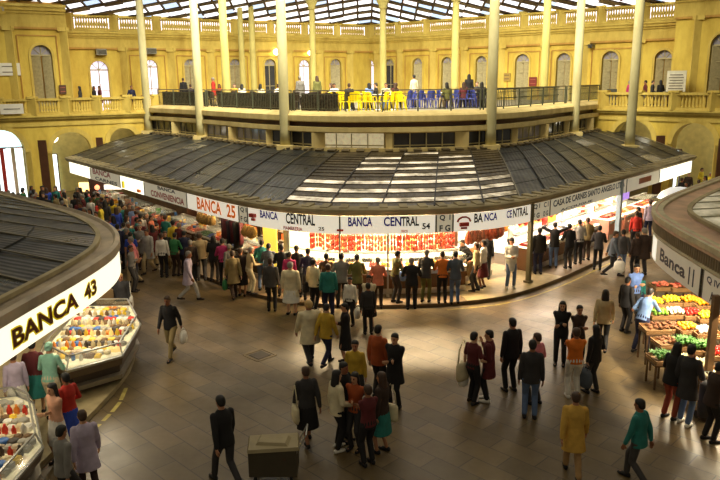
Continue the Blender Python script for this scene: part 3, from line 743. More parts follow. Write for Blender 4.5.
def sgn(xa,xb,m,label): return sign(C,S(xa,2.6),S(xb,2.6)-.02,ZB,ZT,m,label)
r=sgn(71,92,SL,'glowing blank white sign at the far left end of the sign band')
r=sgn(92,122,SG,'weathered white sign with red scrawled lettering, left part of the sign band'); txt(r,'BANCA',95,113,2.6,2.88,INKR); txt(r,'CARNES',97,119,2.33,2.5,INKD)
r=sgn(122,146,SL,'glowing cream sign with small orange marks'); b=MB(); b.beam(C.at(S(140,2.6),.1,2.42),C.at(S(142.5,2.6),.1,2.42),.12,.12); b.obj('orange_mark',INKO,r); b=MB(); b.beam(C.at(S(125,2.6),.1,2.5),C.at(S(126,2.6),.1,2.5),.1,.3); b.obj('yellow_mark',INKY,r)
r=sgn(146,189,SG,'greyish sign with dark heading and long red lettering'); txt(r,'BANCA',160,178,2.72,2.86,INKD); txt(r,'CONVENIENCIA',153,186,2.36,2.62,INKR)
r=sgn(189,241,SW,'white sign reading BANCA 25 in orange'); txt(r,'BANCA',199,224,2.38,2.84,INKO); txt(r,'25',229,238,2.38,2.84,INKO)
r=sgn(241,250,SG,'small grid sign Q I F G beside BANCA 25'); txt(r,'Q I',242.5,248.5,2.66,2.84,INKD); txt(r,'F G',242.5,248.5,2.35,2.53,INKD)
r=sgn(250,340,SW,'long white sign reading BANCA CENTRAL over the left of the delicatessen'); txt(r,'BANCA',262,280,2.6,2.86,INKB); txt(r,'CENTRAL',288,317,2.52,2.88,INKD); txt(r,'FIAMBRERIA',285,303,2.32,2.44,INKR); txt(r,'25',320,326,2.38,2.5,INKD)
b=MB(); b.lathe((0,0,0),[(.16,0),(.16,.03)],12); o=None
b=MB(); b.beam(C.at(S(253,2.6),.1,2.64),C.at(S(258,2.6),.1,2.64),.2,.12); b.beam(C.at(S(254,2.6),.1,2.5),C.at(S(257,2.6),.1,2.5),.1,.08); b.obj('red_emblem',INKR,r)
r=sgn(340,436,SW,'long white sign reading BANCA CENTRAL 54 mid band'); txt(r,'BANCA',348,373,2.54,2.84,INKB); txt(r,'CEN',384,401,2.54,2.84,INKB); txt(r,'TRAL',401.5,419,2.54,2.84,INKD); txt(r,'54',422,430,2.42,2.62,INKD); txt(r,'FRIOS',401,408,2.33,2.42,INKR)
b=MB(); b.beam(C.at(S(337,2.6),.1,2.42),C.at(S(344,2.6),.1,2.42),.06,.06); b.obj('red_mark',INKR,r)
r=sgn(436,453,SG,'small sign with letters Q I over F G right of number 54'); txt(r,'Q  I',439,449,2.66,2.86,INKD); txt(r,'F G',438,450,2.33,2.53,INKD)
r=sgn(453,529,SW,'white sign with red emblem reading BANCA CENTRAL, at corner post'); txt(r,'BA',473.5,482,2.54,2.84,INKD); txt(r,'NCA',482.5,495,2.56,2.82,INKB); txt(r,'CE',504,510,2.56,2.82,INKB); txt(r,'NTRAL',510.5,526,2.54,2.84,INKD)
b=MB(); b.beam(C.at(S(459,2.6),.1,2.52),C.at(S(467,2.6),.1,2.52),.12,.12); b.beam(C.at(S(460,2.6),.1,2.4),C.at(S(466,2.6),.1,2.4),.06,.06)
for k in range(5): t0=math.pi*k/5;t1=math.pi*(k+1)/5; sc_=S(463,2.6); b.beam(C.at(sc_-.22*math.cos(t0),.1,2.6+.16*math.sin(t0)),C.at(sc_-.22*math.cos(t1),.1,2.6+.16*math.sin(t1)),.05,.05)
b.obj('red_emblem',INKR,r)
r=sgn(529,548,SG,'small grid sign with Q I F G above the corner post'); txt(r,'Q I',530.5,537,2.66,2.84,INKD); txt(r,'F G',530.5,537,2.35,2.53,INKD); txt(r,'C I',541,546,2.66,2.84,INKD); txt(r,'D G',541,546,2.35,2.53,INKD)
r=sgn(548,625,SG,'greyish sign reading CASA DE CARNES SANTO ANGELO LTDA'); txt(r,'CASA DE CARNES SANTO ANGELO LTDA',551,622,2.58,2.82,INKD); txt(r,'ACOUGUE',558,590,2.36,2.44,INKD)
r=sgn(625,658,SG,'greyish sign with a small orange name plate'); b=MB(); strip(b,C,S(637,2.6),S(649,2.6),[(.09,2.5),(.1,2.5),(.1,2.74),(.09,2.74)]); b.obj('orange_plate',sm('orange_plate',(176,92,40),rough=.5),r); txt(r,'BANCA',638,648,2.55,2.69,SG)
r=sgn(658,690,SL,'glowing white sign at the far right end of the sign band')
# ================================================================ STALL CONTENTS
def box_me(name,m,d,bev=.0):
    b=MB(); b.box((0,0,d[2]/2),d,0,0,1-bev); return b.mesh(name,m)
def counter(path,s,L,off,label,m_front,lit=True,dep=.85,zb=.12,group='display counters of the central stalls'):
    p=path.at(s,off-dep/2,zb); a=path.ang(s)
    r=root('display_counter',p,label,'counter',group,rz=a)
    def loc(b,name,m,par=r):
        o=D.objects.new(name,b.mesh(name,m)); COL.objects.link(o); o.parent=par; return o
    b=MB(); b.box((0,.03,.42),(L,dep-.06,.84)); loc(b,'base',m_front)
    b=MB(); b.box((0,-dep/2-.01,.12),(L*.98,.03,.18)); loc(b,'kick_strip',STEEL); b=MB(); b.box((0,-dep/2-.012,.74),(L*.98,.03,.1)); loc(b,'trim_strip',STEEL)
    b=MB(); b.box((0,0,.87),(L,dep,.05)); loc(b,'shelf',CTR if lit else STEEL)
    b=MB(); b.box((0,-dep/2+.02,1.05),(L,.015,.34)); b.box((0,-.05,1.235),(L,dep*.8,.012)); loc(b,'glass',GLASS)
    b=MB(); b.box((0,dep*.3,1.27),(L,.16,.05)); loc(b,'top_ledge',STEEL)
    return r,p,a
CTR=mat('lit_shelf',(1,.92,.7),var=.05,emit=2.0,ecol=(1,.85,.52))  # glowing shelf replaces the light strips inside the counters
MEATS=[sm('meat_red',(176,50,34),rough=.4,var=.3,scale=20),sm('ham_pink',(222,120,92),rough=.4,var=.2,scale=15),sm('cheese_yellow',(244,200,70),rough=.5,var=.1),sm('white_fat',(244,226,190),rough=.5,var=.1),sm('sausage_brown',(140,60,30),rough=.4,var=.25,scale=20),sm('orange_food',(236,140,40),rough=.5,var=.2)]
MN=['raw red meat','pink cooked ham','yellow cheese','white cheese','brown sausages','orange smoked pieces']
b=MB(); b.box((0,0,.015),(.3,.46,.03)); 
for k in range(3): b.loft([((-.2+0.0+ (k-1)*0,0,.03),.01,.01,(1,0,0),(0,1,0))]*0 or [(( (k-1)*.09,-.16,.06),.03,.03,(1,0,0),(0,0,1)),(((k-1)*.09,0,.075),.05,.045,(1,0,0),(0,0,1)),(((k-1)*.09,.16,.06),.03,.03,(1,0,0),(0,0,1))],8)
tray_me=b.mesh('food_tray',MEATS[0],smooth=False)
def fill(path,s,L,off,z,labelwhere,group,pal=MEATS,n=None,dep=.85):
    n=n or int(L/.36)
    for k in range(n):
        ss=s-L/2+L*(k+.5)/n; j=random.randrange(len(pal)); a=path.ang(ss)
        inst(tray_me,'food_tray',path.at(ss,off-dep*.45,z),a,label='tray of cured meat or cheese '+labelwhere,cat='food tray',group=group,m=pal[j])
sC=S(268); sE=S(474); n=8; L=(sE-sC)/n
cf=sm('counter_front_brown',(104,72,46),rough=.4)
pos_words=['nearest the bright yellow panel','second from the bright yellow panel','third from the bright yellow panel','just left of the middle post','just right of the middle post','under the number 54','under the Q I F G sign','at the right end near the seated person']
for k in range(n):
    s=sC+L*(k+.5); counter(C,s,L*.96,-.5,'glass delicatessen counter '+pos_words[k],cf); fill(C,s,L*.94,-.5,1.02,'in the glass counters of the delicatessen','trays in the delicatessen counters')
sC2=S(548); sE2=S(616); n=5; L=(sE2-sC2)/n
for k in range(n):
    s=sC2+L*(k+.5); counter(C,s,L*.96,-.6,'glass butcher counter %s'%['nearest the corner post','second from the corner post','in the middle of the butcher front','second from the striped post','nearest the striped post'][k],cf); fill(C,s,L*.94,-.6,1.02,'in the glass counters of the butcher','trays in the butcher counters',pal=MEATS[:2]+MEATS[4:])
for k,(xa,xb,l) in enumerate(((486,508,'dim wooden counter left of the man in white'),(510,527,'dim wooden counter behind the man in white'))):
    s=(S(xa)+S(xb))/2; counter(C,s,S(xb)-S(xa)-.1,-1.4,l,sm('wood_front',(96,70,44),rough=.5),lit=False); fill(C,s,S(xb)-S(xa)-.2,-1.4,1.02,'on the dim counters of the ham stall','trays in the ham stall',n=3)
for k,(xa,xb) in enumerate(((626,640),(642,656),(660,674))):
    s=(S(xa)+S(xb))/2; counter(C,s,S(xb)-S(xa)-.1,-.6,'bright counter %s'%['right of the striped post','under the orange name plate','under the far right glowing sign'][k],sm('pink_front',(222,160,140),rough=.4)); fill(C,s,S(xb)-S(xa)-.2,-.6,1.02,'on the bright counters right of the striped post','trays right of the striped post',n=4)
for k,(xa,xb) in enumerate(((76,100),(103,124),(126,146),(152,176),(178,200),(202,224),(226,247))):
    s=(S(xa)+S(xb))/2; counter(C,s,S(xb)-S(xa)-.15,-.6,'market counter %s'%['under the far left glowing sign','under the red scrawled sign','under the glowing cream sign','under the greyish sign with long red lettering','at the left end of BANCA 25','under the middle of BANCA 25','at the right end of BANCA 25'][k],sm('dark_wood_front',(84,60,40),rough=.5),lit=False); 
    fill(C,s,S(xb)-S(xa)-.3,-.6,1.02,'on the market counters below the left signs','trays on the left counters',n=5,pal=MEATS+[sm('green_pack',(70,120,60)),sm('blue_pack',(60,90,170)),sm('white_pack',(232,230,222))])
pack_me=box_me('package',WHITE,(.16,.12,.2)); can_me=MB().lathe((0,0,0),[(.05,0),(.055,.01),(.055,.14),(.05,.15)],10).mesh('tin',WHITE,smooth=True)
PCK=[sm('pk%d'%i,c,rough=.45,var=.1,scale=12) for i,c in enumerate([(220,60,40),(240,200,60),(240,236,224),(60,110,180),(80,140,70),(230,140,50),(200,180,150),(150,70,60)])]
for k in range(48):
    s=S(78)+(S(247)-S(78))*random.random(); inst(random.choice([pack_me,can_me,pack_me]),'package',C.at(s,-.85-random.random()*.5,1.02+random.choice([0,0,.2])),random.random()*3,label='small packet or tin piled on the left market counters',cat='package',group='packets on the left counters',m=random.choice(PCK),sc=random.uniform(.9,1.4))
# hanging sausages
b=MB(); b.tube([(0,0,0),(0,0,-.1)],.006,5)
for k in range(3):
    z=-.08-k*.16; b.loft([((0,0,z),.012,.012,(1,0,0),(0,1,0)),((0.01,0,z-.04),.034,.034,(1,0,0),(0,1,0)),((.015,0,z-.12),.036,.036,(1,0,0),(0,1,0)),((0,0,z-.16),.012,.012,(1,0,0),(0,1,0))],8)
saus_me=b.mesh('sausage_string',MEATS[0],smooth=True)
b=MB(); b.tube([(0,0,0),(0,0,-.12)],.008,5); b.loft([((0,0,-.1),.03,.03,(1,0,0),(0,1,0)),((0,0,-.2),.06,.05,(1,0,0),(0,1,0)),((0,0,-.36),.12,.09,(1,0,0),(0,1,0)),((0,0,-.5),.11,.09,(1,0,0),(0,1,0)),((0,0,-.58),.04,.04,(1,0,0),(0,1,0))],10)
ham_me=b.mesh('hanging_ham',MEATS[4],smooth=True)
def rail(xa,xb,off,z,label):
    b=MB(); a=S(xa);e=S(xb); N=max(2,int((e-a)/.5)); b.tube([C.at(a+(e-a)*k/N,off,z) for k in range(N+1)],.02,6); tag(b.obj('hanging_rail',STEEL),label,'rail','meat rails')
rail(276,480,-1.75,1.98,'steel rail of hanging sausages behind the delicatessen counters')
rail(484,528,-1.0,2.2,'steel rail of hanging hams in the dim stall')
rail(548,616,-2.1,1.95,'steel rail of hanging meat in the butcher stall')
def hang(me,nm,xa,xb,off,z,n,label,group,pal,sc=1):
    a=S(xa);e=S(xb)
    for k in range(n):
        s=a+(e-a)*(k+.5)/n; 
        inst(me,nm,C.at(s,off+random.uniform(-.04,.04),z),random.random()*6,label=label,cat='sausage' if me is saus_me else 'ham',group=group,m=random.choice(pal),sc=sc*random.uniform(.85,1.15))
RED=[MEATS[0],MEATS[4],sm('chorizo',(206,72,36),rough=.4,var=.2,scale=20),sm('salami',(180,60,50),rough=.4,var=.2,scale=20)]
hang(saus_me,'sausage_string',276,480,-1.75,1.98,58,'red string of cured sausages hanging behind the delicatessen counters','hanging sausages of the delicatessen',RED,1.3)
hang(ham_me,'hanging_ham',484,528,-1.0,2.2,14,'brown cured ham hanging in the dim stall behind the man in white','hanging hams',[MEATS[4],sm('ham_dark',(110,60,36),var=.3,scale=12)],1.0)
hang(ham_me,'hanging_meat',548,616,-2.1,1.95,22,'cut of red meat hanging at the back of the butcher stall','hanging cuts of meat',[MEATS[0],MEATS[1],MEATS[5]],1.0)
for i_,(xa,xb) in enumerate(((284,300),(312,330),(346,356),(392,420),(441,450))):
    facing_panel(xa,xb,-1.55,1.98,2.28,mat('yellow_board',(1,.72,.12),var=.1,emit=1.1,ecol=(1,.68,.1)),'yellow price board hung in the delicatessen, '+['leftmost','second from the left','middle one','widest one, fourth from the left','rightmost'][i_],'sign','price_board','price boards of the delicatessen')
# baskets / straw bundles and clothes hanging at BANCA 25
b=MB(); b.lathe((0,0,0),[(.05,0),(.14,-.12),(.22,-.34),(.2,-.5),(.1,-.62)],12); b.tube([(0,0,.15),(0,0,-.02)],.01,5)
straw_me=b.mesh('straw_bundle',sm('straw',(178,140,76),rough=.8,var=.35,scale=25),smooth=True)
hang(straw_me,'straw_bundle',192,206,-.25,2.12,9,'straw bundle hanging under the left end of BANCA 25','straw bundles under BANCA 25',[MC['straw']],.6)
hang(straw_me,'straw_bundle',238,249,-.25,2.12,7,'straw bundle hanging beside the small Q I F G grid sign','straw bundles under the grid sign',[MC['straw']],.6)
b=MB(); b.loft([((0,0,0),.05,.03,(1,0,0),(0,1,0)),((0,0,-.06),.2,.05,(1,0,0),(0,1,0)),((0,0,-.5),.17,.06,(1,0,0),(0,1,0)),((0,0,-.8),.2,.07,(1,0,0),(0,1,0))],10)
cloth_me=b.mesh('hanging_garment',DARK,smooth=True)
hang(cloth_me,'hanging_garment',214,234,-.3,2.2,7,'dark garment hanging in the front of the BANCA 25 stall','garments under BANCA 25',[sm('navy_cloth',(34,30,44)),sm('black_cloth',(22,20,20)),sm('maroon_cloth',(90,30,40))],1.1)
# shelves of goods in stalls (left): shelf units with boxes
PLK=[mat('plk%d'%i,s2l(c),rough=.5,var=.08,emit=.5,ecol=s2l(c)) for i,c in enumerate([(240,120,60),(255,225,110),(255,246,224),(250,200,120),(235,90,60),(250,230,170)])]  # packet colours carry a glow as if lit by the stall
def shelf_unit(path,xa,xb,off,label,levels,where,pal,mshelf,nper,group):
    a=S(xa);e=S(xb); s=(a+e)/2; L=e-a-.06; p=path.at(s,off,.12); ang=path.ang(s)
    r=root('shelf_unit',p,label,'shelf','shelf units of the central stalls',rz=ang)
    def loc(b,name,m): o=D.objects.new(name,b.mesh(name,m)); COL.objects.link(o); o.parent=r
    b=MB(); b.box((0,.2,1.0),(L,.03,2.0)); loc(b,'back_panel',mshelf)
    for sg in(-1,1): b=MB(); b.box((sg*L/2,0,1.0),(.04,.4,2.0)); loc(b,'side_panel',mshelf)
    Mx=Matrix.Translation(p)@Matrix.Rotation(ang,4,'Z')
    for z in levels:
        b=MB(); b.box((0,0,z),(L,.4,.03)); loc(b,'shelf',WHITE)
        for k in range(nper):
            if random.random()<.08: continue
            x=-L/2+.1+(L-.2)*(k+.5)/nper; q=Mx@Vector((x,-.06,z+.016))
            inst(pack_me if random.random()<.75 else can_me,'package',q,ang,label='small packet or tin '+where,cat='package',group=group,m=random.choice(pal),sc=random.uniform(.75,1.15))
lv=(.75,1.1,1.45,1.75)
for k in range(6):
    xa=280+k*33; shelf_unit(C,xa,xa+31,-3.0,'lit shelf unit at the back of the delicatessen, '+['leftmost','second from the left','left of the middle','right of the middle','second from the right','rightmost'][k],(.85,1.2,1.5),'on the lit back shelves of the delicatessen',PLK,LW,5,'packets on the delicatessen shelves')
for k,(xa,xb) in enumerate(((152,170),(171,189),(192,210),(213,230),(232,247))):
    shelf_unit(C,xa,xb,-2.2,'shelf unit of mixed goods '+['at the left end under the greyish sign','at the right end under the greyish sign','under the left end of BANCA 25','under the middle of BANCA 25','under the right end of BANCA 25'][k],lv,'on the crowded shelves below the left signs',PCK+PLK[:3],WHITE if k<2 else DW,5,'packets on the left stall shelves')
for k,(xa,xb) in enumerate(((552,573),(575,596),(598,616))):
    shelf_unit(C,xa,xb,-3.0,'lit shelf unit at the back of the butcher stall, '+['nearest the corner post','middle one','nearest the striped post'][k],(.85,1.2,1.5),'on the lit back shelves of the butcher',PLK,LW2,5,'packets on the butcher shelves')
for k,(xa,xb) in enumerate(((627,641),(643,657),(661,674))):
    shelf_unit(C,xa,xb,-2.4,'lit shelf unit '+['right of the striped post','under the orange name plate','under the far right glowing sign'][k],lv,'on the lit shelves right of the striped post',PLK,LW2,4,'packets on the right end shelves')
# ================================================================ LEFT STALL
def near_stall(path,ridge,s0,s1,zg,mroof,label,nb,mg,gw,zr,wave=True,ribm=RIB):
    r=root('stall_roof',path.at((s0+s1)/2,-1,zg),label,'roof')
    b=MB(); strip(b,path,s0,s1,[(-gw-.02,zg+.08),(-gw+.1,zg+.08),(-gw+.1,zg+.17),(-gw-.02,zg+.17)],step=.3); b.obj('inner_kerb',DARK if gw>1 else GUT,r)
    b=MB(); strip(b,path,s0,s1,[(.1,zg-.1),(.16,zg-.1),(.16,zg+.1),(.06,zg+.14),(0,zg+.06),(-gw+.1,zg+.02),(-gw,zg+.12),(-gw-.06,zg+.12),(-gw-.06,zg-.1)],step=.3); b.obj('gutter',mg,r,smooth=False)
    for i in range(nb):
        fa,fb=i/nb,(i+1)/nb; b=MB(); uv=[]; K=5
        def Q(f,k,lift): 
            s=s0+(s1-s0)*f; a=path.at(s,-gw-.02,0); c=ridge.at(ridge.L*f,0,0); p=a.lerp(c,k); p.z=zg+.08+(zr-zg)*k+lift; return p
        for k in range(K):
            k0,k1=k/K,(k+1)/K
            b.add([Q(fa,k0,.05),Q(fb,k0,.05),Q(fb,k1,0),Q(fa,k1,0)],[(0,1,2,3)]); uv+=[(0,k0),(1,k0),(1,k1),(0,k1)]
            b.add([Q(fa,k0,.05),Q(fb,k0,.05),Q(fb,k0,0),Q(fa,k0,0)],[(0,3,2,1)]); uv+=[(0,k0)]*4
        b.uv=uv; b.obj('roof_panel',mroof[i%len(mroof)],r)
        b=MB(); 
        for k in range(K): b.beam(Q(fa,k/K,.06),Q(fa,(k+1)/K,.06),.045,.03)
        b.obj('roof_rib',ribm,r)
    return r
RDG=Path([(-14.5,11.5),(-14.8,17),(-15.5,20),(-17.5,23),(-20,25.5)],smooth=2)
near_stall(LS,RDG,0,LS.L,3.02,[ROOF,ROOF2,ROOF],'dark corrugated roof of the left foreground stall with a curved gutter edge',16,GUT2,.4,4.0)
LSIGN=mat('left_sign_lit',(1,.98,.8),var=.02,emit=1.0,ecol=(1,.97,.72),rough=.4)
r=sign(LS,.3,LTIP+1.8,2.28,2.92,LSIGN,'curved glowing cream sign reading BANCA 43 on the left foreground stall',off=.06,group='foreground stall signs')
def txtL(t,xa,xb,z0,z1):
    s0,s1=LS.spix(xa,2.6,tmax=LTIP),LS.spix(xb,2.6,tmax=LTIP)
    o=text_on_path(LS,t,(s0+s1)/2,(z0+z1)/2,abs(s1-s0)+.06,z1-z0+.06,.124,INKY,r,'letter_outline',bold=.075); 
    o=text_on_path(LS,t,(s0+s1)/2,(z0+z1)/2,abs(s1-s0),z1-z0,.13,INKM,r)
txtL('BANCA',6,72,2.42,2.76); txtL('43',79,91,2.44,2.76)
# platform
def platform(path,s0,s1,off,deep,name,m,h=.12):
    b=MB(); n=40; top=[];
    vs=[];fs=[]
    for i in range(n+1):
        s=s0+(s1-s0)*i/n; vs+=[path.at(s,off,0),path.at(s,off,h),path.at(s,-deep,h)]
    for i in range(n):
        for j in(0,1): fs.append((3*i+j,3*(i+1)+j,3*(i+1)+j+1,3*i+j+1))
    b.add(vs,fs); struct(b,name,m)
platform(LS,0,LS.L,.3,3.0,'floor_left_platform',PLAT)
b=MB(); 
for (xa,ya,xb,yb) in ((126,388,121,400),(120,402,112,412),(110,414,103,421),(100,424,93,430)):
    p=unp(xa,ya,.006);q=unp(xb,yb,.006); d=(q-p).normalized(); nn=Vector((-d.y,d.x,0))*.045; b.quad(p-nn,p+nn,q+nn,q-nn)
struct(b,'trim_9',MC['yellow_paint'])
# back wall of left stall (core)
b=MB(); strip(b,LS,0,LS.L,[(-3.0,.12),(-3.1,.12),(-3.1,2.95),(-3.0,2.95)],step=.6); struct(b,'wall_left_stall',DW)
b=MB(); strip(b,LS,0,LS.L,[(-.1,2.9),(-3.1,2.9),(-3.1,2.93),(-.1,2.93)],step=.6); struct(b,'ceiling_left_stall',WHITE)
# deli cases
def poly_case(fp,zt,label,goods,palette,group,nrow,where,glassh=.28,flare=.8):
    cx=sum(p[0] for p in fp)/len(fp); cy=sum(p[1] for p in fp)/len(fp); n=len(fp)
    r=root('refrigerated_case',(cx,cy,.12),label,'display case','refrigerated cases')
    def sc(k): return [(cx+(x-cx)*k,cy+(y-cy)*k) for x,y in fp]
    def prism(b,ka,kb,za,zb,cap=True):
        A=sc(ka);B=sc(kb); vs=[(x,y,za) for x,y in A]+[(x,y,zb) for x,y in B]
        fs=[(i,(i+1)%n,n+(i+1)%n,n+i) for i in range(n)]
        if cap: fs+=[tuple(range(n-1,-1,-1)),tuple(range(n,2*n))]
        b.add(vs,fs)
    b=MB(); prism(b,.78,.86,.12,.62); b.obj('base',sm('case_grey',(96,84,74),rough=.4),r)
    b=MB(); prism(b,.9,.92,.24,.36); b.obj('bumper',sm('case_silver',(176,166,150),rough=.3,metal=.4),r)
    b=MB(); prism(b,.93,.99,.6,.8); b.obj('upper_panel',sm('case_brown',(110,94,78),rough=.35),r)
    b=MB(); prism(b,.99,1.0,.8,.86); b.obj('trim_strip',STEEL,r)
    b=MB(); prism(b,.96,.96,.83,.872); b.obj('shelf',mat('case_bed',(.95,.85,.6),var=.15,scale=6,emit=.08,ecol=(1,.85,.5)),r)
    b=MB(); prism(b,1.0,.9,.86,zt+.12,cap=False); b.obj('glass',GLASS,r)
    b=MB(); T_=sc(.9)
    for i in range(n): b.beam((T_[i][0],T_[i][1],zt+.12),(T_[(i+1)%n][0],T_[(i+1)%n][1],zt+.12),.035,.03)
    F0=sc(1.0)
    for i in range(n): b.beam((F0[i][0],F0[i][1],.86),(T_[i][0],T_[i][1],zt+.12),.025,.025)
    b.obj('frame',STEEL,r)
    # goods on bed
    xs=[p[0] for p in fp];ys=[p[1] for p in fp]
    def inside(x,y,k=.84):
        Q=sc(k); c=False
        for i in range(n):
            x1,y1=Q[i];x2,y2=Q[(i+1)%n]
            if (y1>y)!=(y2>y) and x<(x2-x1)*(y-y1)/(y2-y1)+x1: c=not c
        return c
    cnt=0; yy=min(ys); row=0
    while yy<max(ys):
        xx=min(xs); pm=palette[row%len(palette)]
        while xx<max(xs):
            if inside(xx,yy):
                g=goods[row%len(goods)]; h=.872
                lab='%s %s'%(g[2],where)
                inst(g[0],g[1],(xx+random.uniform(-.015,.015),yy,h),random.uniform(-.15,.15)+g[3],label=lab,cat=g[1].replace('_',' '),group=g[1].replace('_',' ')+'s '+group,m=random.choice(pm),sc=random.uniform(.95,1.25)); cnt+=1
            xx+=.155
        yy+=.19; row+=1
b=MB(); b.lathe((0,0,0),[(.06,0),(.085,.02),(.085,.07),(.06,.09)],12); cheese_me=b.mesh('cheese_round',WHITE,smooth=True)
b=MB(); b.box((0,0,.03),(.15,.18,.06),0,0,.8); b.ball((0,0,.06),.06,8,sc=(1,1.2,.5)); parcel_me=b.mesh('wrapped_parcel',WHITE)
b=MB(); b.lathe((0,0,0),[(.03,0),(.045,.01),(.045,.1),(.02,.14),(.02,.17)],10); jar_me=b.mesh('bottle',WHITE,smooth=True)
G=[(parcel_me,'wrapped_parcel','wrapped cold-cut parcel',0),(cheese_me,'cheese_round','round cheese',0),(parcel_me,'wrapped_parcel','wrapped cold-cut parcel',.3),(jar_me,'bottle','small bottle',0)]
GB=[sm('parcel_grey',(168,164,150)),sm('parcel_brown',(122,92,60)),sm('parcel_dark',(70,60,50)),sm('parcel_cream',(222,204,160))]
P1=[[PCK[2],PCK[6],GB[0],GB[3]],[PCK[1],GB[1],PLK[3],GB[3]],[PCK[2],GB[3],PCK[5],GB[2],PCK[0]],[GB[0],PCK[2],GB[0],GB[2],PCK[3]],[GB[1],PCK[1],GB[3]]]
poly_case([(-7.45,15.2),(-6.45,14.3),(-5.5,15.15),(-5.72,17.3),(-6.5,18.9),(-7.9,18.9)],1.0,'large many-sided refrigerated glass case full of cheeses under the number 43',G,P1,'in the large case',8,'in the many-sided case under the number 43')
poly_case([(-8.4,12.6),(-6.95,13.1),(-6.45,12.75),(-5.5,11.0),(-5.5,9.6),(-8.4,9.2)],1.0,'refrigerated glass case packed with goods in the bottom left corner',[G[3],G[0],G[1],G[2]],[P1[2],P1[0],P1[3],P1[1]],'in the corner case',8,'in the bottom left corner case')
# goods stacked behind big case under fascia (boxes stepped)
b=MB(); 
for k in range(2):
    b.box((-7.3-.5*k,19.9+.0*k,.45+.2*k),(.5,1.6,.66+.4*k),math.radians(35))
tag(b.obj('display_stand',sm('stand_wood',(120,96,64))),'stepped wooden stand behind the many-sided case','stand')
# ================================================================ RIGHT STALL
RDG2=Path([(19,22.5),(15.5,19.5),(13.6,17.5),(12.8,15.5),(12.8,13),(12.8,10),(12.6,6.5)],smooth=2)
near_stall(RS,RDG2,0,RS.L,3.32,[PALER],'pale translucent roof of the right foreground stall inside a broad brown gutter ring',16,GUT3,.8,3.9,ribm=sm('pale_rib',(150,146,120)))
cr=root('stall_cornice',RS.at(RS.L/2,0,2.9),'fluted grey cornice band curving round the right foreground stall','cornice')
b=MB(); strip(b,RS,0,RS.L,[(-.1,2.82),(.1,2.82),(.14,2.88),(.1,2.92),(.1,3.24),(.2,3.32),(.2,3.44),(-.1,3.44)],step=.3); b.obj('moulding',sm('cornice_grey',(196,186,152),rough=.6,var=.15),cr)
b=MB(); n=int(RS.L/.12)
for i in range(n): s=i*.12; b.beam(RS.at(s,.12,2.94),RS.at(s,.12,3.22),.05,.04)
b.obj('fluting',sm('flute_brown',(150,134,108),rough=.6),cr)
RW=sm('right_sign_white',(216,208,188),rough=.5,scale=2,var=.05,emit=.12)
sA=RS.spix(676,2.5); 
# order: far->near, 'Banca 11' then grid panel
def SR(x,y=None):
    best=(1e9,0)
    for i in range(int(RS.L/.02)):
        t=i*.02
        if t<10.3: continue
        p=RS.at(t,.1,0); q=prj((p.x,p.y,2.55)); e=abs(q[0]-x)
        if e<best[0]: best=(e,t)
    return best[1]
s_start=SR(658)-1.3; s_div=SR(702)
r=sign(RS,s_start,s_div-.06,2.16,2.82,RW,'curved off-white sign reading Banca 11 on the right foreground stall',off=.04,group='foreground stall signs')
text_on_path(RS,'Banca',(SR(661)+SR(684))/2+.02,2.5,SR(684)-SR(661)+.15,.34,.105,INKD,r); text_on_path(RS,'11',(SR(687)+SR(696))/2,2.48,.3,.42,.105,INKD,r)
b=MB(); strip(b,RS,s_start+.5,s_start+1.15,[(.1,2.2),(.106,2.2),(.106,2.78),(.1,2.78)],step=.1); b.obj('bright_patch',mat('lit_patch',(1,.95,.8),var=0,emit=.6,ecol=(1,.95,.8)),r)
r=sign(RS,s_div+.06,s_div+1.5,2.16,2.82,RW,'off-white sign with the letters Q IV over A at the right edge',off=.04,group='foreground stall signs')
text_on_path(RS,'Q IV',s_div+.55,2.66,.62,.18,.105,INKD,r); text_on_path(RS,'A',s_div+.55,2.34,.2,.24,.105,INKD,r)
r=sign(RS,s_div+1.55,RS.L-.2,2.2,2.9,RW,'blank off-white sign beyond the Q IV sign',off=.04,group='foreground stall signs')
b=MB(); strip(b,RS,s_div-.05,s_div+.05,[(.04,2.16),(.12,2.16),(.12,2.82),(.04,2.82)]); tag(b.obj('sign_divider',DARK),'black strip between the Banca 11 and Q IV signs','divider')
r=sign(RS,2.0,s_start-.05,2.2,2.9,RW,'off-white sign on the far side of the right foreground stall',off=.04,group='foreground stall signs')
b=MB(); strip(b,RS,0,RS.L,[(-3.3,0),(-3.4,0),(-3.4,3.3),(-3.3,3.3)],step=.6); struct(b,'wall_right_stall',DW)
b=MB(); strip(b,RS,0,RS.L,[(.0,3.0),(-3.4,3.0),(-3.4,3.03),(.0,3.03)],step=.6); struct(b,'ceiling_right_stall',WHITE)
platform(RS,0,RS.L,-.5,3.4,'floor_right_platform',sm('dim_platform',(110,96,76)),h=.06)
b=MB(); b.box((7.5,14.1,1.25),(.13,.13,2.5)); tag(b.obj('wooden_post',sm('post_wood',(124,92,58),rough=.6)),'brown wooden post carrying the right foreground stall','post')
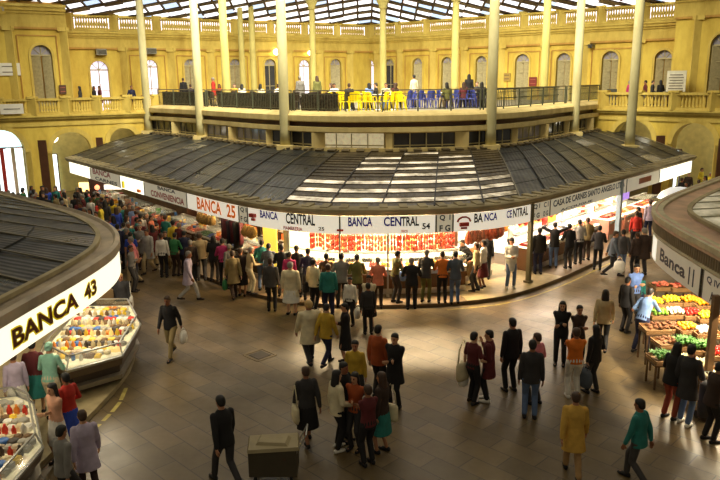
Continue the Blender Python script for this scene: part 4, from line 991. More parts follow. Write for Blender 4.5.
# crates with fruit
def crate(c,w,d,h,rz,label,tilt=0):
    r=root('fruit_crate',(c[0],c[1],c[2]),label,'crate','produce crates on the right stall',rz=rz)
    def loc(b,name,m): o=D.objects.new(name,b.mesh(name,m)); COL.objects.link(o); o.parent=r
    wood=sm('crate_wood',(140,104,62),rough=.7)
    b=MB(); b.box((0,0,.015),(w,d,.03)); loc(b,'bottom',wood)
    for i,(x,y,ww,dd) in enumerate(((0,-d/2,w,.02),(0,d/2,w,.02),(-w/2,0,.02,d),(w/2,0,.02,d))):
        b=MB(); b.box((x,y,h*.3),(ww,dd,h*.42)); b.box((x,y,h*.8),(ww,dd,h*.36)); loc(b,'side',wood)
b=MB(); b.ball((0,0,.05),.05,10); fruit_me=b.mesh('orange',WHITE,smooth=True)
b=MB(); b.tube([(0,0,.07),(0,.06,.05)],.02,6); b.ball((0,0,.04),.05,8,sc=(.8,1.5,.7)); root_me=b.mesh('root_vegetable',WHITE,smooth=True)
b=MB()
for k in range(9):
    a=k*.7; rr=.09; b.add([(0,0,0),(rr*math.cos(a-.3),rr*math.sin(a-.3),.08),(rr*1.5*math.cos(a),rr*1.5*math.sin(a),.1+.02*(k%3)),(rr*math.cos(a+.3),rr*math.sin(a+.3),.08)],[(0,1,2,3)])
b.ball((0,0,.06),.055,8); leaf_me=b.mesh('lettuce',WHITE)
FR={'orange':(fruit_me,[sm('fruit_orange',(250,150,20),rough=.4,var=.08)]),'lemon':(fruit_me,[sm('fruit_lemon',(252,220,40),rough=.4,var=.06)]),'apple':(fruit_me,[sm('fruit_red',(200,40,30),rough=.35,var=.15)]),
 'green apple':(fruit_me,[sm('fruit_green',(120,170,50),rough=.4,var=.1)]),'onion':(fruit_me,[sm('onion',(232,224,190),rough=.4,var=.1)]),'cassava root':(root_me,[sm('root',(132,84,52),rough=.8,var=.25)]),'lettuce':(leaf_me,[sm('lettuce',(72,120,44),rough=.6,var=.25)]),'cauliflower':(leaf_me,[sm('cauli',(214,206,160),rough=.7,var=.1)]),'cut of raw meat':(root_me,[MEATS[0],MEATS[1]]),'garlic bulb':(fruit_me,[sm('garlic',(240,230,214),rough=.5)])}
crates=[ # pixel x,y, z, kind, label
 (655,302,.9,'lemon'),(672,300,.9,'lemon'),(690,300,.9,'orange'),(704,303,.9,'orange'),
 (660,313,.85,'green apple'),(676,312,.85,'onion'),(692,313,.85,'apple'),(708,316,.85,'lemon'),
 (655,327,.8,'cassava root'),(671,326,.8,'cassava root'),(688,327,.85,'orange'),(706,331,.85,'garlic bulb'),
 (668,341,.75,'cassava root'),(686,343,.75,'lettuce'),(703,347,.75,'lettuce'),
 (664,357,.6,'lettuce'),(683,361,.6,'cauliflower'),(700,366,.6,'cauliflower'),(715,378,.6,'onion'),
 (662,285,.9,'cut of raw meat'),(679,286,.9,'cut of raw meat'),(718,352,.75,'apple')]
wd=['in the back row at its left end','second in the back row','third in the back row','at the right of the back row','in the second row at its left end','second in the second row','third in the second row','at the right of the second row','by the leaning man in blue','right of the crate by the leaning man','in the third row centre','beside the wooden post','in front of the leaning man','in the fourth row centre','in the fourth row next to the post','lowest on the left','lowest in the middle','lowest beside the wooden post','behind the dark cart at the edge','in the tray left of the dark gap','in the tray under the sign tip','right of the wooden post']
tabs={}
for i,(x,y,z,k) in enumerate(crates):
    c=unp(x,y,z+.1); rz=math.radians(random.uniform(-6,6)); crate((c.x,c.y,z),.6,.54,.11,rz,'wooden crate of %ss %s'%(k,wd[i]))
    tabs.setdefault(round(z,2),[]).append(c)
    me,pm=FR[k]; ca,sa=math.cos(rz),math.sin(rz); st=.1 if me is fruit_me else .13
    nx=int(.48/st); ny=int(.42/st)
    for a in range(nx):
        for bb in range(ny):
            u=-.24+st*(a+.5)+(.02*(bb%2)); v=-.21+st*(bb+.5)
            inst(me,k.replace(' ','_'),(c.x+u*ca-v*sa,c.y+u*sa+v*ca,z+.04+.10*math.exp(-(u*u+v*v)*14)),random.random()*6,label='%s in the produce crate %s'%(k,wd[i]),cat='meat' if 'meat' in k else ('fruit' if me is fruit_me else 'vegetable'),group='%ss in the crate %s'%(k,wd[i]),m=random.choice(pm),sc=random.uniform(.9,1.12))
# tables under the crates
for i,(z,cs) in enumerate(tabs.items()):
    for j,c in enumerate(cs):
        b=MB(); r=root('trestle_table',(c.x,c.y,0),'low trestle table under the produce crates','table','trestle tables')
        b.box((c.x,c.y,z-.02),(.62,.56,.035)); b.obj('table_top',sm('table_wood',(90,66,42)),r)
        for sx in(-.27,.27):
            for sy in(-.24,.24): b=MB(); b.box((c.x+sx,c.y+sy,(z-.04)/2),(.04,.04,z-.04)); b.obj('leg',MC['table_wood'],r)
# ================================================================ TERRACE FURNITURE
def chair_parts(m):
    P={}
    b=MB(); b.box((0,0,.43),(.44,.42,.035),0,0,.96); P['seat']=[b.mesh('seat',m)]
    b=MB(); N=6
    vs=[];fs=[]
    for i in range(N+1):
        t=math.radians(-65+130*i/N); x=.22*math.sin(t); y=.2*math.cos(t)-.0
        vs+=[(x,y,.48),(x,y+.06,.84+.04*math.cos(t*1.3)),(x*.92,y-.03,.48),(x*.92,y+.03,.84+.04*math.cos(t*1.3))]
    for i in range(N): a=4*i; fs+=[(a,a+4,a+5,a+1),(a+2,a+3,a+7,a+6),(a+1,a+5,a+7,a+3)]
    b.add(vs,fs); P['backrest']=[b.mesh('backrest',m)]
    P['leg']=[MB().beam((sx*.19,sy*.18,.42),(sx*.24,sy*.23,0),.05,.035).mesh('leg',m) for sx in(-1,1) for sy in(-1,1)]
    P['armrest']=[MB().beam((sx*.23,-.14,.64),(sx*.23,.16,.66),.05,.03).beam((sx*.23,-.14,.64),(sx*.22,-.16,.42),.04,.03).mesh('armrest',m) for sx in(-1,1)]
    return P
CH={k:chair_parts(m) for k,m in (('yellow',mat('yellow_plastic',s2l((244,216,20)),rough=.4,var=.04,emit=.12,ecol=(1,.8,0))),('blue',sm('blue_plastic',(58,66,140),rough=.4,var=.05)),('dark',sm('dark_wood_chair',(52,38,28),rough=.5,var=.1)))}
def chair(kind,p,rz,label,group):
    r=root('terrace_chair',p,label,'chair',group,rz=rz)
    for k,l in CH[kind].items():
        for me in l: inst(me,k,(0,0,0),parent=r)
TABM=[MB().lathe((0,0,0),[(.36,.70),(.38,.71),(.38,.73),(.36,.74)],16).mesh('table_top',WHITE),MB().lathe((0,0,0),[(.04,.03),(.03,.7)],8).mesh('pedestal',STEEL),MB().lathe((0,0,0),[(.24,0),(.22,.03)],12).mesh('table_base',STEEL)]
def table(p,label,group,m=None):
    r=root('terrace_table',p,label,'table',group)
    for me in TABM: o=inst(me,me.name.split('.')[0],(0,0,0),parent=r)
def TP(x,d,z=5.58):
    s=T.spix(x,5.6); q=T.at(s,-d,z); return q
def on_terr(xpix,Y): q=unpY(xpix,90,Y); q.z=5.58; return q
i=0
yw=['nearest the thick left column','second from the left in the front row','third from the left in the front row','middle of the front row','left of the central gap in the front row','right of the central gap in the front row','second from the right in the front row','rightmost of the front row','leftmost of the back row','second in the back row','middle of the back row','fourth in the back row','rightmost of the back row']
for k,(x,Y) in enumerate(((333,33.8),(343,33.6),(354,33.4),(364,33.3),(372,33.4),(384,33.4),(391,33.4),(400,33.6),(339,35.6),(356,35.5),(367,35.2),(387,35.4),(399,35.6))):
    chair('yellow',on_terr(x,Y),random.choice([0,.4,1.2,3.1,-1.2,2.5]),'bright yellow plastic armchair on the terrace, '+yw[k],'yellow terrace chairs')
for k,(x,Y) in enumerate(((348,34.6),(378,34.7),(393,34.6))): table(on_terr(x,Y),'white round table among the yellow chairs, '+['left one','middle one','right one'][k],'terrace tables')
for k in range(14): chair('blue',on_terr(408+k*5.6,36+(k%2)*1.2),random.uniform(-3,3),'blue chair in the row behind the open right half of the terrace','blue terrace chairs')
for k in range(3): table(on_terr(418+k*26,37.9),'white round table among the blue chairs, '+['left one','middle one','right one'][k],'terrace tables')
for k in range(26):
    x=153+k*6.8; s=T.spix(x,5.6); q=T.at(s,-(1.2+.9*(k%3)),5.58); chair('dark',q,random.uniform(-3,3),'dark wooden chair behind the left part of the terrace railing','dark terrace chairs')
for k in range(9):
    s=T.spix(158+k*19,5.6); q=T.at(s,-2.4 if k%2 else -3.8,5.58); q=T.at(s,-4.2,5.58); table(q,'round table behind the dark chairs on the left of the terrace','terrace tables left')
# lattice/planter dark backing panels behind railing (wicker screens)
for k,(xa,xb) in enumerate(((152,196),(206,282),(290,330))):
    b=MB(); a=T.spix(xa,5.6);e=T.spix(xb,5.6); N=6
    strip(b,T,a,e,[(-.75,5.62),(-.8,5.62),(-.8,6.42),(-.75,6.42)],step=.6)
    tag(b.obj('wicker_screen',sm('wicker_dark',(62,52,38),rough=.8,var=.6,scale=9,bump=.4)),'dark wicker screen behind the terrace railing, '+['left one','between the second and third front columns','right one, beside the yellow chairs'][k],'screen','wicker screens')
# ================================================================ PEOPLE
def V(*a): return Vector(a)
def ik(a,t,l1,l2,bend):
    a=Vector(a);t=Vector(t); d=t-a; L=min(d.length,(l1+l2)*.995); dn=d.normalized(); t=a+dn*L
    x=(l1*l1-l2*l2+L*L)/(2*L); h=math.sqrt(max(0,l1*l1-x*x)); bd=Vector(bend); bd=(bd-dn*bd.dot(dn)).normalized()
    return a+dn*x+bd*h,t
POSES={
 'stand':dict(fl=(-.1,.02),fr=(.1,-.01),hl=(-.25,.03,.72),hr=(.25,.04,.72)),
 'relax':dict(fl=(-.12,.06),fr=(.09,-.05),hl=(-.26,.0,.74),hr=(.2,.22,1.0)),
 'walk':dict(fl=(-.08,.3),fr=(.08,-.3),hl=(-.24,-.16,.76),hr=(.24,.2,.8),lean=5,lift=.07),
 'walk2':dict(fl=(-.07,-.22),fr=(.09,.24),hl=(-.24,.16,.78),hr=(.25,-.12,.75),lean=3,lift=.05),
 'counter':dict(fl=(-.11,.0),fr=(.1,.05),hl=(-.17,.36,1.06),hr=(.17,.36,1.06),lean=8),
 'reach':dict(fl=(-.13,-.08),fr=(.12,.12),hl=(-.2,.25,.95),hr=(.16,.6,.98),lean=24),
 'folded':dict(fl=(-.1,.0),fr=(.1,.02),hl=(.05,.2,1.12),hr=(-.05,.22,1.17)),
 'read':dict(fl=(-.12,.0),fr=(.12,.02),hl=(-.05,.26,1.12),hr=(.05,.26,1.12),nod=22),
 'chin':dict(fl=(-.1,.0),fr=(.1,.04),hl=(-.05,.2,1.1),hr=(.05,.16,1.38)),
 'up':dict(fl=(-.1,.0),fr=(.1,.02),hl=(-.3,.25,1.55),hr=(.24,.2,1.5)),
 'sit':dict(fl=(-.12,.42),fr=(.12,.42),hl=(-.15,.3,.62),hr=(.15,.3,.62),pz=.5),
}
KEYP={}
def skel(pose):
    p=POSES[pose]; pz=p.get('pz',.9); lean=math.radians(p.get('lean',0))
    hip=V(0,0,pz)
    if pose.startswith('walk'): hip.z-=.03
    def UP(v):  # torso point given relative to standing coordinate
        r=V(v[0],v[1],v[2]-.9); c,s=math.cos(lean),math.sin(lean)
        return hip+V(r.x,r.y*c+r.z*s,r.z*c-r.y*s)
    K=dict(hip=hip,UP=UP,lean=lean)
    for sd,sg,f in(('l',-1,p['fl']),('r',1,p['fr'])):
        hj=hip+V(sg*.09,0,-.02); lf=p.get('lift',0) if f[1]<0 and pose.startswith('walk') else 0
        an=V(f[0],f[1],.085+lf); kn,an=ik(hj,an,.41,.42,(0,1,.05)); K['h'+sd]=hj;K['k'+sd]=kn;K['a'+sd]=an
    for sd,sg,h in(('l',-1,p['hl']),('r',1,p['hr'])):
        sh=UP((sg*.163,0,1.378)); hd=V(*h); el,hd=ik(sh,hd,.29,.26,(sg*.5,-1,-.25)); K['s'+sd]=sh;K['e'+sd]=el;K['w'+sd]=hd
    K['nod']=math.radians(p.get('nod',6))
    return K
def head_pt(K,v):  # v relative to head centre
    hc=K['UP']((0,.015,1.585)); n=K['nod']+K['lean']*.4; c,s=math.cos(n),math.sin(n)
    return hc+V(v[0],v[1]*c+v[2]*s,v[2]*c-v[1]*s)
def ring(K,z,rx,ry,y=0):
    c=K['UP']((0,y,z)); l=K['lean']; return (c,rx,ry,V(1,0,0),V(0,math.cos(l),-math.sin(l)))
def hand(b,K,sd,sg):
    w=K['w'+sd]; el=K['e'+sd]; d=(w-el).normalized(); side=V(sg,0,0); side=(side-d*side.dot(d)); 
    if side.length<.2: side=V(0,1,0)-d*d.y
    side.normalize(); up=d.cross(side).normalized()*sg
    pal=w+d*.05
    b.loft([(w,.022,.027,side,up),(w+d*.03,.022,.038,side,up),(w+d*.085,.017,.04,side,up)],10)
    fwd=up
    for i,(o,L) in enumerate(((-.030,.062),(-.010,.072),(.010,.068),(.030,.054))):
        a=w+d*.075+fwd*o; m=a+d*L*.55-side*.008; e=m+d*L*.4-side*.022
        b.capsule(a,m,.0095,.009,6); b.capsule(m,e,.009,.008,6)
    a=w+d*.02-fwd*.03*(-1); a=w+d*.025+fwd*.034; m=a+d*.035+fwd*.022-side*.012; e=m+d*.03-side*.012; b.capsule(a,m,.011,.010,6); b.capsule(m,e,.010,.009,6)
def finish(b,name,vox,ratio,smooth=2,attr=None):
    me=b.mesh('tmp',WHITE); o=D.objects.new('tmp',me); COL.objects.link(o)
    md=o.modifiers.new('r','REMESH'); md.mode='VOXEL'; md.voxel_size=vox
    ms=o.modifiers.new('s','SMOOTH'); ms.factor=.5; ms.iterations=smooth
    dc=o.modifiers.new('d','DECIMATE'); dc.ratio=ratio
    dg=bpy.context.evaluated_depsgraph_get(); dg.update()
    out=D.meshes.new_from_object(o.evaluated_get(dg)); out.name=name
    D.objects.remove(o); D.meshes.remove(me)
    for p in out.polygons: p.use_smooth=True
    out.materials.clear(); out.materials.append(WHITE)
    return out
def body_mesh(pose):
    K=skel(pose); b=MB()
    b.loft([ring(K,.80,.10,.08),ring(K,.86,.155,.105),ring(K,.94,.162,.11),ring(K,1.05,.135,.095),ring(K,1.15,.13,.095),ring(K,1.27,.155,.11),ring(K,1.36,.155,.095),ring(K,1.415,.115,.072),ring(K,1.46,.06,.055),ring(K,1.53,.05,.052)],16)
    for sd,sg in(('l',-1),('r',1)):
        b.capsule(K['h'+sd],K['k'+sd],.082,.052); b.capsule(K['k'+sd],K['a'+sd],.052,.036)
        a=K['a'+sd]; b.capsule(a+V(0,-.03,-.04),a+V(0,.13,-.055),.035,.028,10)
        b.capsule(K['s'+sd],K['e'+sd],.045,.036); b.capsule(K['e'+sd],K['w'+sd],.037,.025)
        hand(b,K,sd,sg)
    # head
    n=K['nod']; ay=(head_pt(K,(0,1,0))-head_pt(K,(0,0,0))); az=(head_pt(K,(0,0,1))-head_pt(K,(0,0,0)))
    hr=[(-.118,.022,.03,.045),(-.10,.042,.05,.03),(-.07,.056,.07,.012),(-.03,.064,.084,.004),(.01,.07,.092,0),(.05,.073,.094,-.004),(.08,.064,.082,-.006),(.105,.04,.055,-.006),(.115,.015,.02,-.006)]
    b.loft([(head_pt(K,(0,yo,z)),rx,ry,V(1,0,0),ay) for z,rx,ry,yo in hr],18)
    b.loft([(head_pt(K,(0,.088,.02)),.009,.008,V(1,0,0),ay),(head_pt(K,(0,.1,-.01)),.012,.014,V(1,0,0),ay),(head_pt(K,(0,.1,-.035)),.017,.016,V(1,0,0),ay),(head_pt(K,(0,.09,-.04)),.012,.01,V(1,0,0),ay)],8)
    for sg in(-1,1): b.capsule(head_pt(K,(sg*.074,-.005,.018)),head_pt(K,(sg*.07,-.0,-.022)),.014,.010,8)
    b.capsule(head_pt(K,(-.02,.083,-.066)),head_pt(K,(.02,.083,-.066)),.010,.010,8)
    me=finish(b,'body',.0095 if pose!='sit' else .012,.3,1)
    at=me.attributes.new('face','FLOAT','POINT')
    eyes=[head_pt(K,(s*.03,.088,.012)) for s in(-1,1)]; brow=[head_pt(K,(s*.03,.09,.03)) for s in(-1,1)]; mo=head_pt(K,(0,.092,-.066))
    for i,v in enumerate(me.vertices):
        c=v.co; f=0.0
        if min((c-e).length for e in eyes)<.014 : f=1.0
        elif min((c-e).length for e in brow)<.013: f=.8
        elif abs((c-mo).z)<.009 and (c-mo).length<.028: f=.5
        at.data[i].value=f
    KEYP[pose]=K
    return me
def top_mesh(pose,kind):
    K=skel(pose); b=MB(); g={'shirt':.011,'tee':.010,'jacket':.02,'coat':.025}[kind]
    hem={'shirt':.86,'tee':.87,'jacket':.80,'coat':.60}[kind]
    if pose=='sit': hem=.86
    R_=[]
    if kind=='coat' and pose!='sit': R_=[ring(K,.60,.225,.165),ring(K,.72,.205,.155)]
    R_+= [ring(K,hem+.0 if kind!='coat' else .82,.165+g,.115+g),ring(K,.94,.162+g,.112+g),ring(K,1.05,.142+g,.10+g),ring(K,1.15,.14+g,.10+g),ring(K,1.27,.158+g,.114+g),ring(K,1.355,.158+g,.098+g),ring(K,1.41,.125+g,.076+g),ring(K,1.45,.075+g,.06+g*.8),ring(K,1.468,.056+g*.6,.053+g*.6)]
    b.loft(R_,18)
    for sd in 'lr':
        s,e,w=K['s'+sd],K['e'+sd],K['w'+sd]
        if kind=='tee': m=s.lerp(e,.72); b.capsule(s,m,.046+g,.044+g)
        else: b.capsule(s,e,.046+g,.039+g*.9); b.capsule(e,e.lerp(w,.9),.04+g*.9,.03+g*.6)
    return finish(b,'top_garment',.013,.4,2)
def bot_mesh(pose,kind):
    K=skel(pose); b=MB()
    if kind=='skirt' and pose!='sit':
        b.loft([ring(K,.42,.24,.19),ring(K,.7,.205,.16),ring(K,.9,.18,.13),ring(K,1.02,.15,.11)],16)
    else:
        b.loft([ring(K,.80,.13,.1),ring(K,.86,.172,.122),ring(K,.94,.175,.124),ring(K,1.03,.152,.112)],16)
        for sd in 'lr':
            b.capsule(K['h'+sd],K['k'+sd],.098,.066); b.capsule(K['k'+sd],K['k'+sd].lerp(K['a'+sd],.93),.066,.058)
    return finish(b,'lower_garment',.013,.4,2)
def shoe_mesh(pose,sd_):
    K=skel(pose); b=MB()
    for sd in sd_:
        a=K['a'+sd]; z=-.05
        b.loft([(a+V(0,-.075,z),.025,.03,V(1,0,0),V(0,0,1)),(a+V(0,-.05,z+.005),.042,.045,V(1,0,0),V(0,0,1)),(a+V(0,.03,z),.046,.042,V(1,0,0),V(0,0,1)),(a+V(0,.12,z-.008),.05,.03,V(1,0,0),V(0,0,1)),(a+V(0,.175,z-.012),.03,.02,V(1,0,0),V(0,0,1))],12)
    me=b.mesh('shoe',WHITE,smooth=True)
    return me
def hair_mesh(pose,kind):
    K=skel(pose); b=MB(); ay=(head_pt(K,(0,1,0))-head_pt(K,(0,0,0)))
    R_=[(-.06,.05,.045,-.055),(-.02,.074,.066,-.04),(.02,.082,.082,-.026),(.055,.084,.094,-.014),(.09,.074,.09,-.01),(.118,.05,.06,-.008),(.13,.02,.025,-.008)]
    b.loft([(head_pt(K,(0,yo,z)),rx,ry,V(1,0,0),ay) for z,rx,ry,yo in R_],16)
    if kind=='long':
        b.loft([(head_pt(K,(0,-.05,-.26)),.07,.03,V(1,0,0),ay),(head_pt(K,(0,-.055,-.2)),.1,.045,V(1,0,0),ay),(head_pt(K,(0,-.045,-.08)),.095,.06,V(1,0,0),ay),(head_pt(K,(0,-.03,.03)),.085,.07,V(1,0,0),ay)],14)
        for sg in(-1,1): b.capsule(head_pt(K,(sg*.075,.0,.04)),head_pt(K,(sg*.085,-.01,-.15)),.02,.022,8)
    if kind=='bun': b.ball(tuple(head_pt(K,(0,-.12,.05))),.045,10)
    return finish(b,'hair',.012,.4,1)
CACHE={}
def get(fn,*k):
    kk=(fn.__name__,)+k
    if kk not in CACHE: CACHE[kk]=fn(*k)
    return CACHE[kk]
def skin(i):
    cols=[(196,146,112),(172,120,88),(148,98,70),(206,160,128)]
    nm='skin_%d'%i
    if nm in MC: return MC[nm]
    m=D.materials.new(nm); nt,bb=nodes(m); bb.inputs['Roughness'].default_value=.5; MC[nm]=m
    at=nt.nodes.new('ShaderNodeAttribute'); at.attribute_name='face'
    cr=nt.nodes.new('ShaderNodeValToRGB'); e=cr.color_ramp.elements; e[0].position=0; e[0].color=s2l(cols[i])+(1,); e[1].position=.9; e[1].color=(.02,.012,.01,1); x=e.new(.5); x.color=s2l((150,70,60))+(1,)
    nt.links.new(at.outputs['Fac'],cr.inputs['Fac']); nt.links.new(cr.outputs['Color'],bb.inputs['Base Color']); return m
COLR={'black':(26,24,26),'charcoal':(52,50,52),'dark grey':(70,68,68),'grey':(128,124,120),'light grey':(176,172,166),'white':(236,232,222),'cream':(226,212,176),'beige':(196,174,132),'tan':(172,136,90),'khaki':(140,122,80),'brown':(92,64,44),'dark brown':(58,42,34),'rust':(172,82,38),'orange':(226,120,36),'red':(196,52,40),'maroon':(96,34,38),'pink':(220,130,140),'magenta':(190,50,110),'salmon':(220,130,100),'mustard':(196,160,50),'yellow':(224,200,60),'gold':(206,162,70),'olive':(104,104,54),'green':(46,120,70),'teal':(40,122,116),'mint':(150,206,184),'blue':(50,80,190),'light blue':(120,150,200),'sky blue':(110,140,205),'navy':(30,34,66),'denim blue':(96,118,158),'lilac':(186,172,196),'purple':(90,60,120),'slate':(84,92,104),'peach':(226,170,140),'terracotta':(150,66,46)}
def cm(n): return sm('fabric_'+n.replace(' ','_'),COLR[n],rough=.85,var=.12,scale=7,bump=.1)
def hm(n): return sm('hair_'+n,{'black':(22,18,16),'brown':(66,44,30),'grey':(140,134,126),'blonde':(190,156,96),'mint':(160,214,192),'white':(226,220,208)}[n],rough=.6,var=.15,scale=20)
NP=[0]
def person(p,rz,h,pose,top,tc,bot,bc,hair,hc,label,sk=None,shoe='black',group=None,z=0.0,wide=1.0):
    r=root('person',(p[0],p[1],z),label,'person',group,rz=rz); k=h/1.70; r.scale=(k*wide,k*wide,k)
    NP[0]+=1; sk=NP[0]%4 if sk is None else sk
    def ch(me,name,m): inst(me,name,(0,0,0),parent=r,m=m)
    ch(get(body_mesh,pose),'body',skin(sk)); ch(get(top_mesh,pose,top),'top_garment',cm(tc)); ch(get(bot_mesh,pose,bot),'lower_garment',cm(bc)); ch(get(shoe_mesh,pose,'l'),'shoe',cm(shoe)); ch(get(shoe_mesh,pose,'r'),'shoe',cm(shoe)); ch(get(hair_mesh,pose,hair),'hair',hm(hc))
    return r
# bags
b=MB(); b.loft([((0,0,0),.10,.05,(1,0,0),(0,1,0)),((0,0,-.06),.14,.08,(1,0,0),(0,1,0)),((0,0,-.2),.16,.09,(1,0,0),(0,1,0)),((0,0,-.3),.13,.08,(1,0,0),(0,1,0)),((0,0,-.33),.06,.04,(1,0,0),(0,1,0))],12)
sack_me=MB(); sack_me=b.mesh('bag_body',WHITE,smooth=True)
b=MB(); 
for sy in(-.025,.025): b.tube([(-.07,sy,-.01),(-.05,sy,.06),(0,sy*.3,.1),(.05,sy,.06),(.07,sy,-.01)],.008,5)
hand_me=b.mesh('handle',WHITE,smooth=True)
b=MB(); b.loft([((0,0,0),.15,.04,(1,0,0),(0,1,0)),((0,0,-.05),.17,.06,(1,0,0),(0,1,0)),((0,0,-.28),.17,.07,(1,0,0),(0,1,0)),((0,0,-.34),.14,.05,(1,0,0),(0,1,0))],14)
tote_me=b.mesh('bag_body',WHITE,smooth=True)
b=MB(); b.tube([(-.13,0,-.02),(-.1,.0,.25),(0,-.0,.42),(.1,0,.25),(.13,0,-.02)],.012,5)
strap_me=b.mesh('strap',WHITE,smooth=True)
def bag(pr,side,kind,col,label,sc=1.0):
    K=KEYP[[k for k in POSES if get(body_mesh,k) is pr.children[0].data][0]]
    Mx=Matrix.Translation(pr.location)@Matrix.Rotation(pr.rotation_euler.z,4,'Z')@Matrix.Diagonal((*pr.scale,1))
    if kind=='sack':
        w=K['w'+side]; d=(w-K['e'+side]).normalized(); p=Mx@(w+d*.08+V((.03 if side=='r' else -.03),0,-.1)); r=root('carrier_bag',p,label,'bag',rz=pr.rotation_euler.z+math.pi/2); r.scale=(sc,)*3
        inst(sack_me,'bag_body',(0,0,0),parent=r,m=cm(col)); inst(hand_me,'handle',(0,0,0),parent=r,m=cm(col))
    else:
        sg=1 if side=='r' else -1; p=Mx@(K['s'+side]+V(sg*.09,-.05,-.44)); r=root('shoulder_bag',p,label,'bag',rz=pr.rotation_euler.z+math.pi/2); r.scale=(sc,)*3
        inst(tote_me,'bag_body',(0,0,0),parent=r,m=cm(col)); inst(strap_me,'strap',(0,0,0),parent=r,m=cm(col))
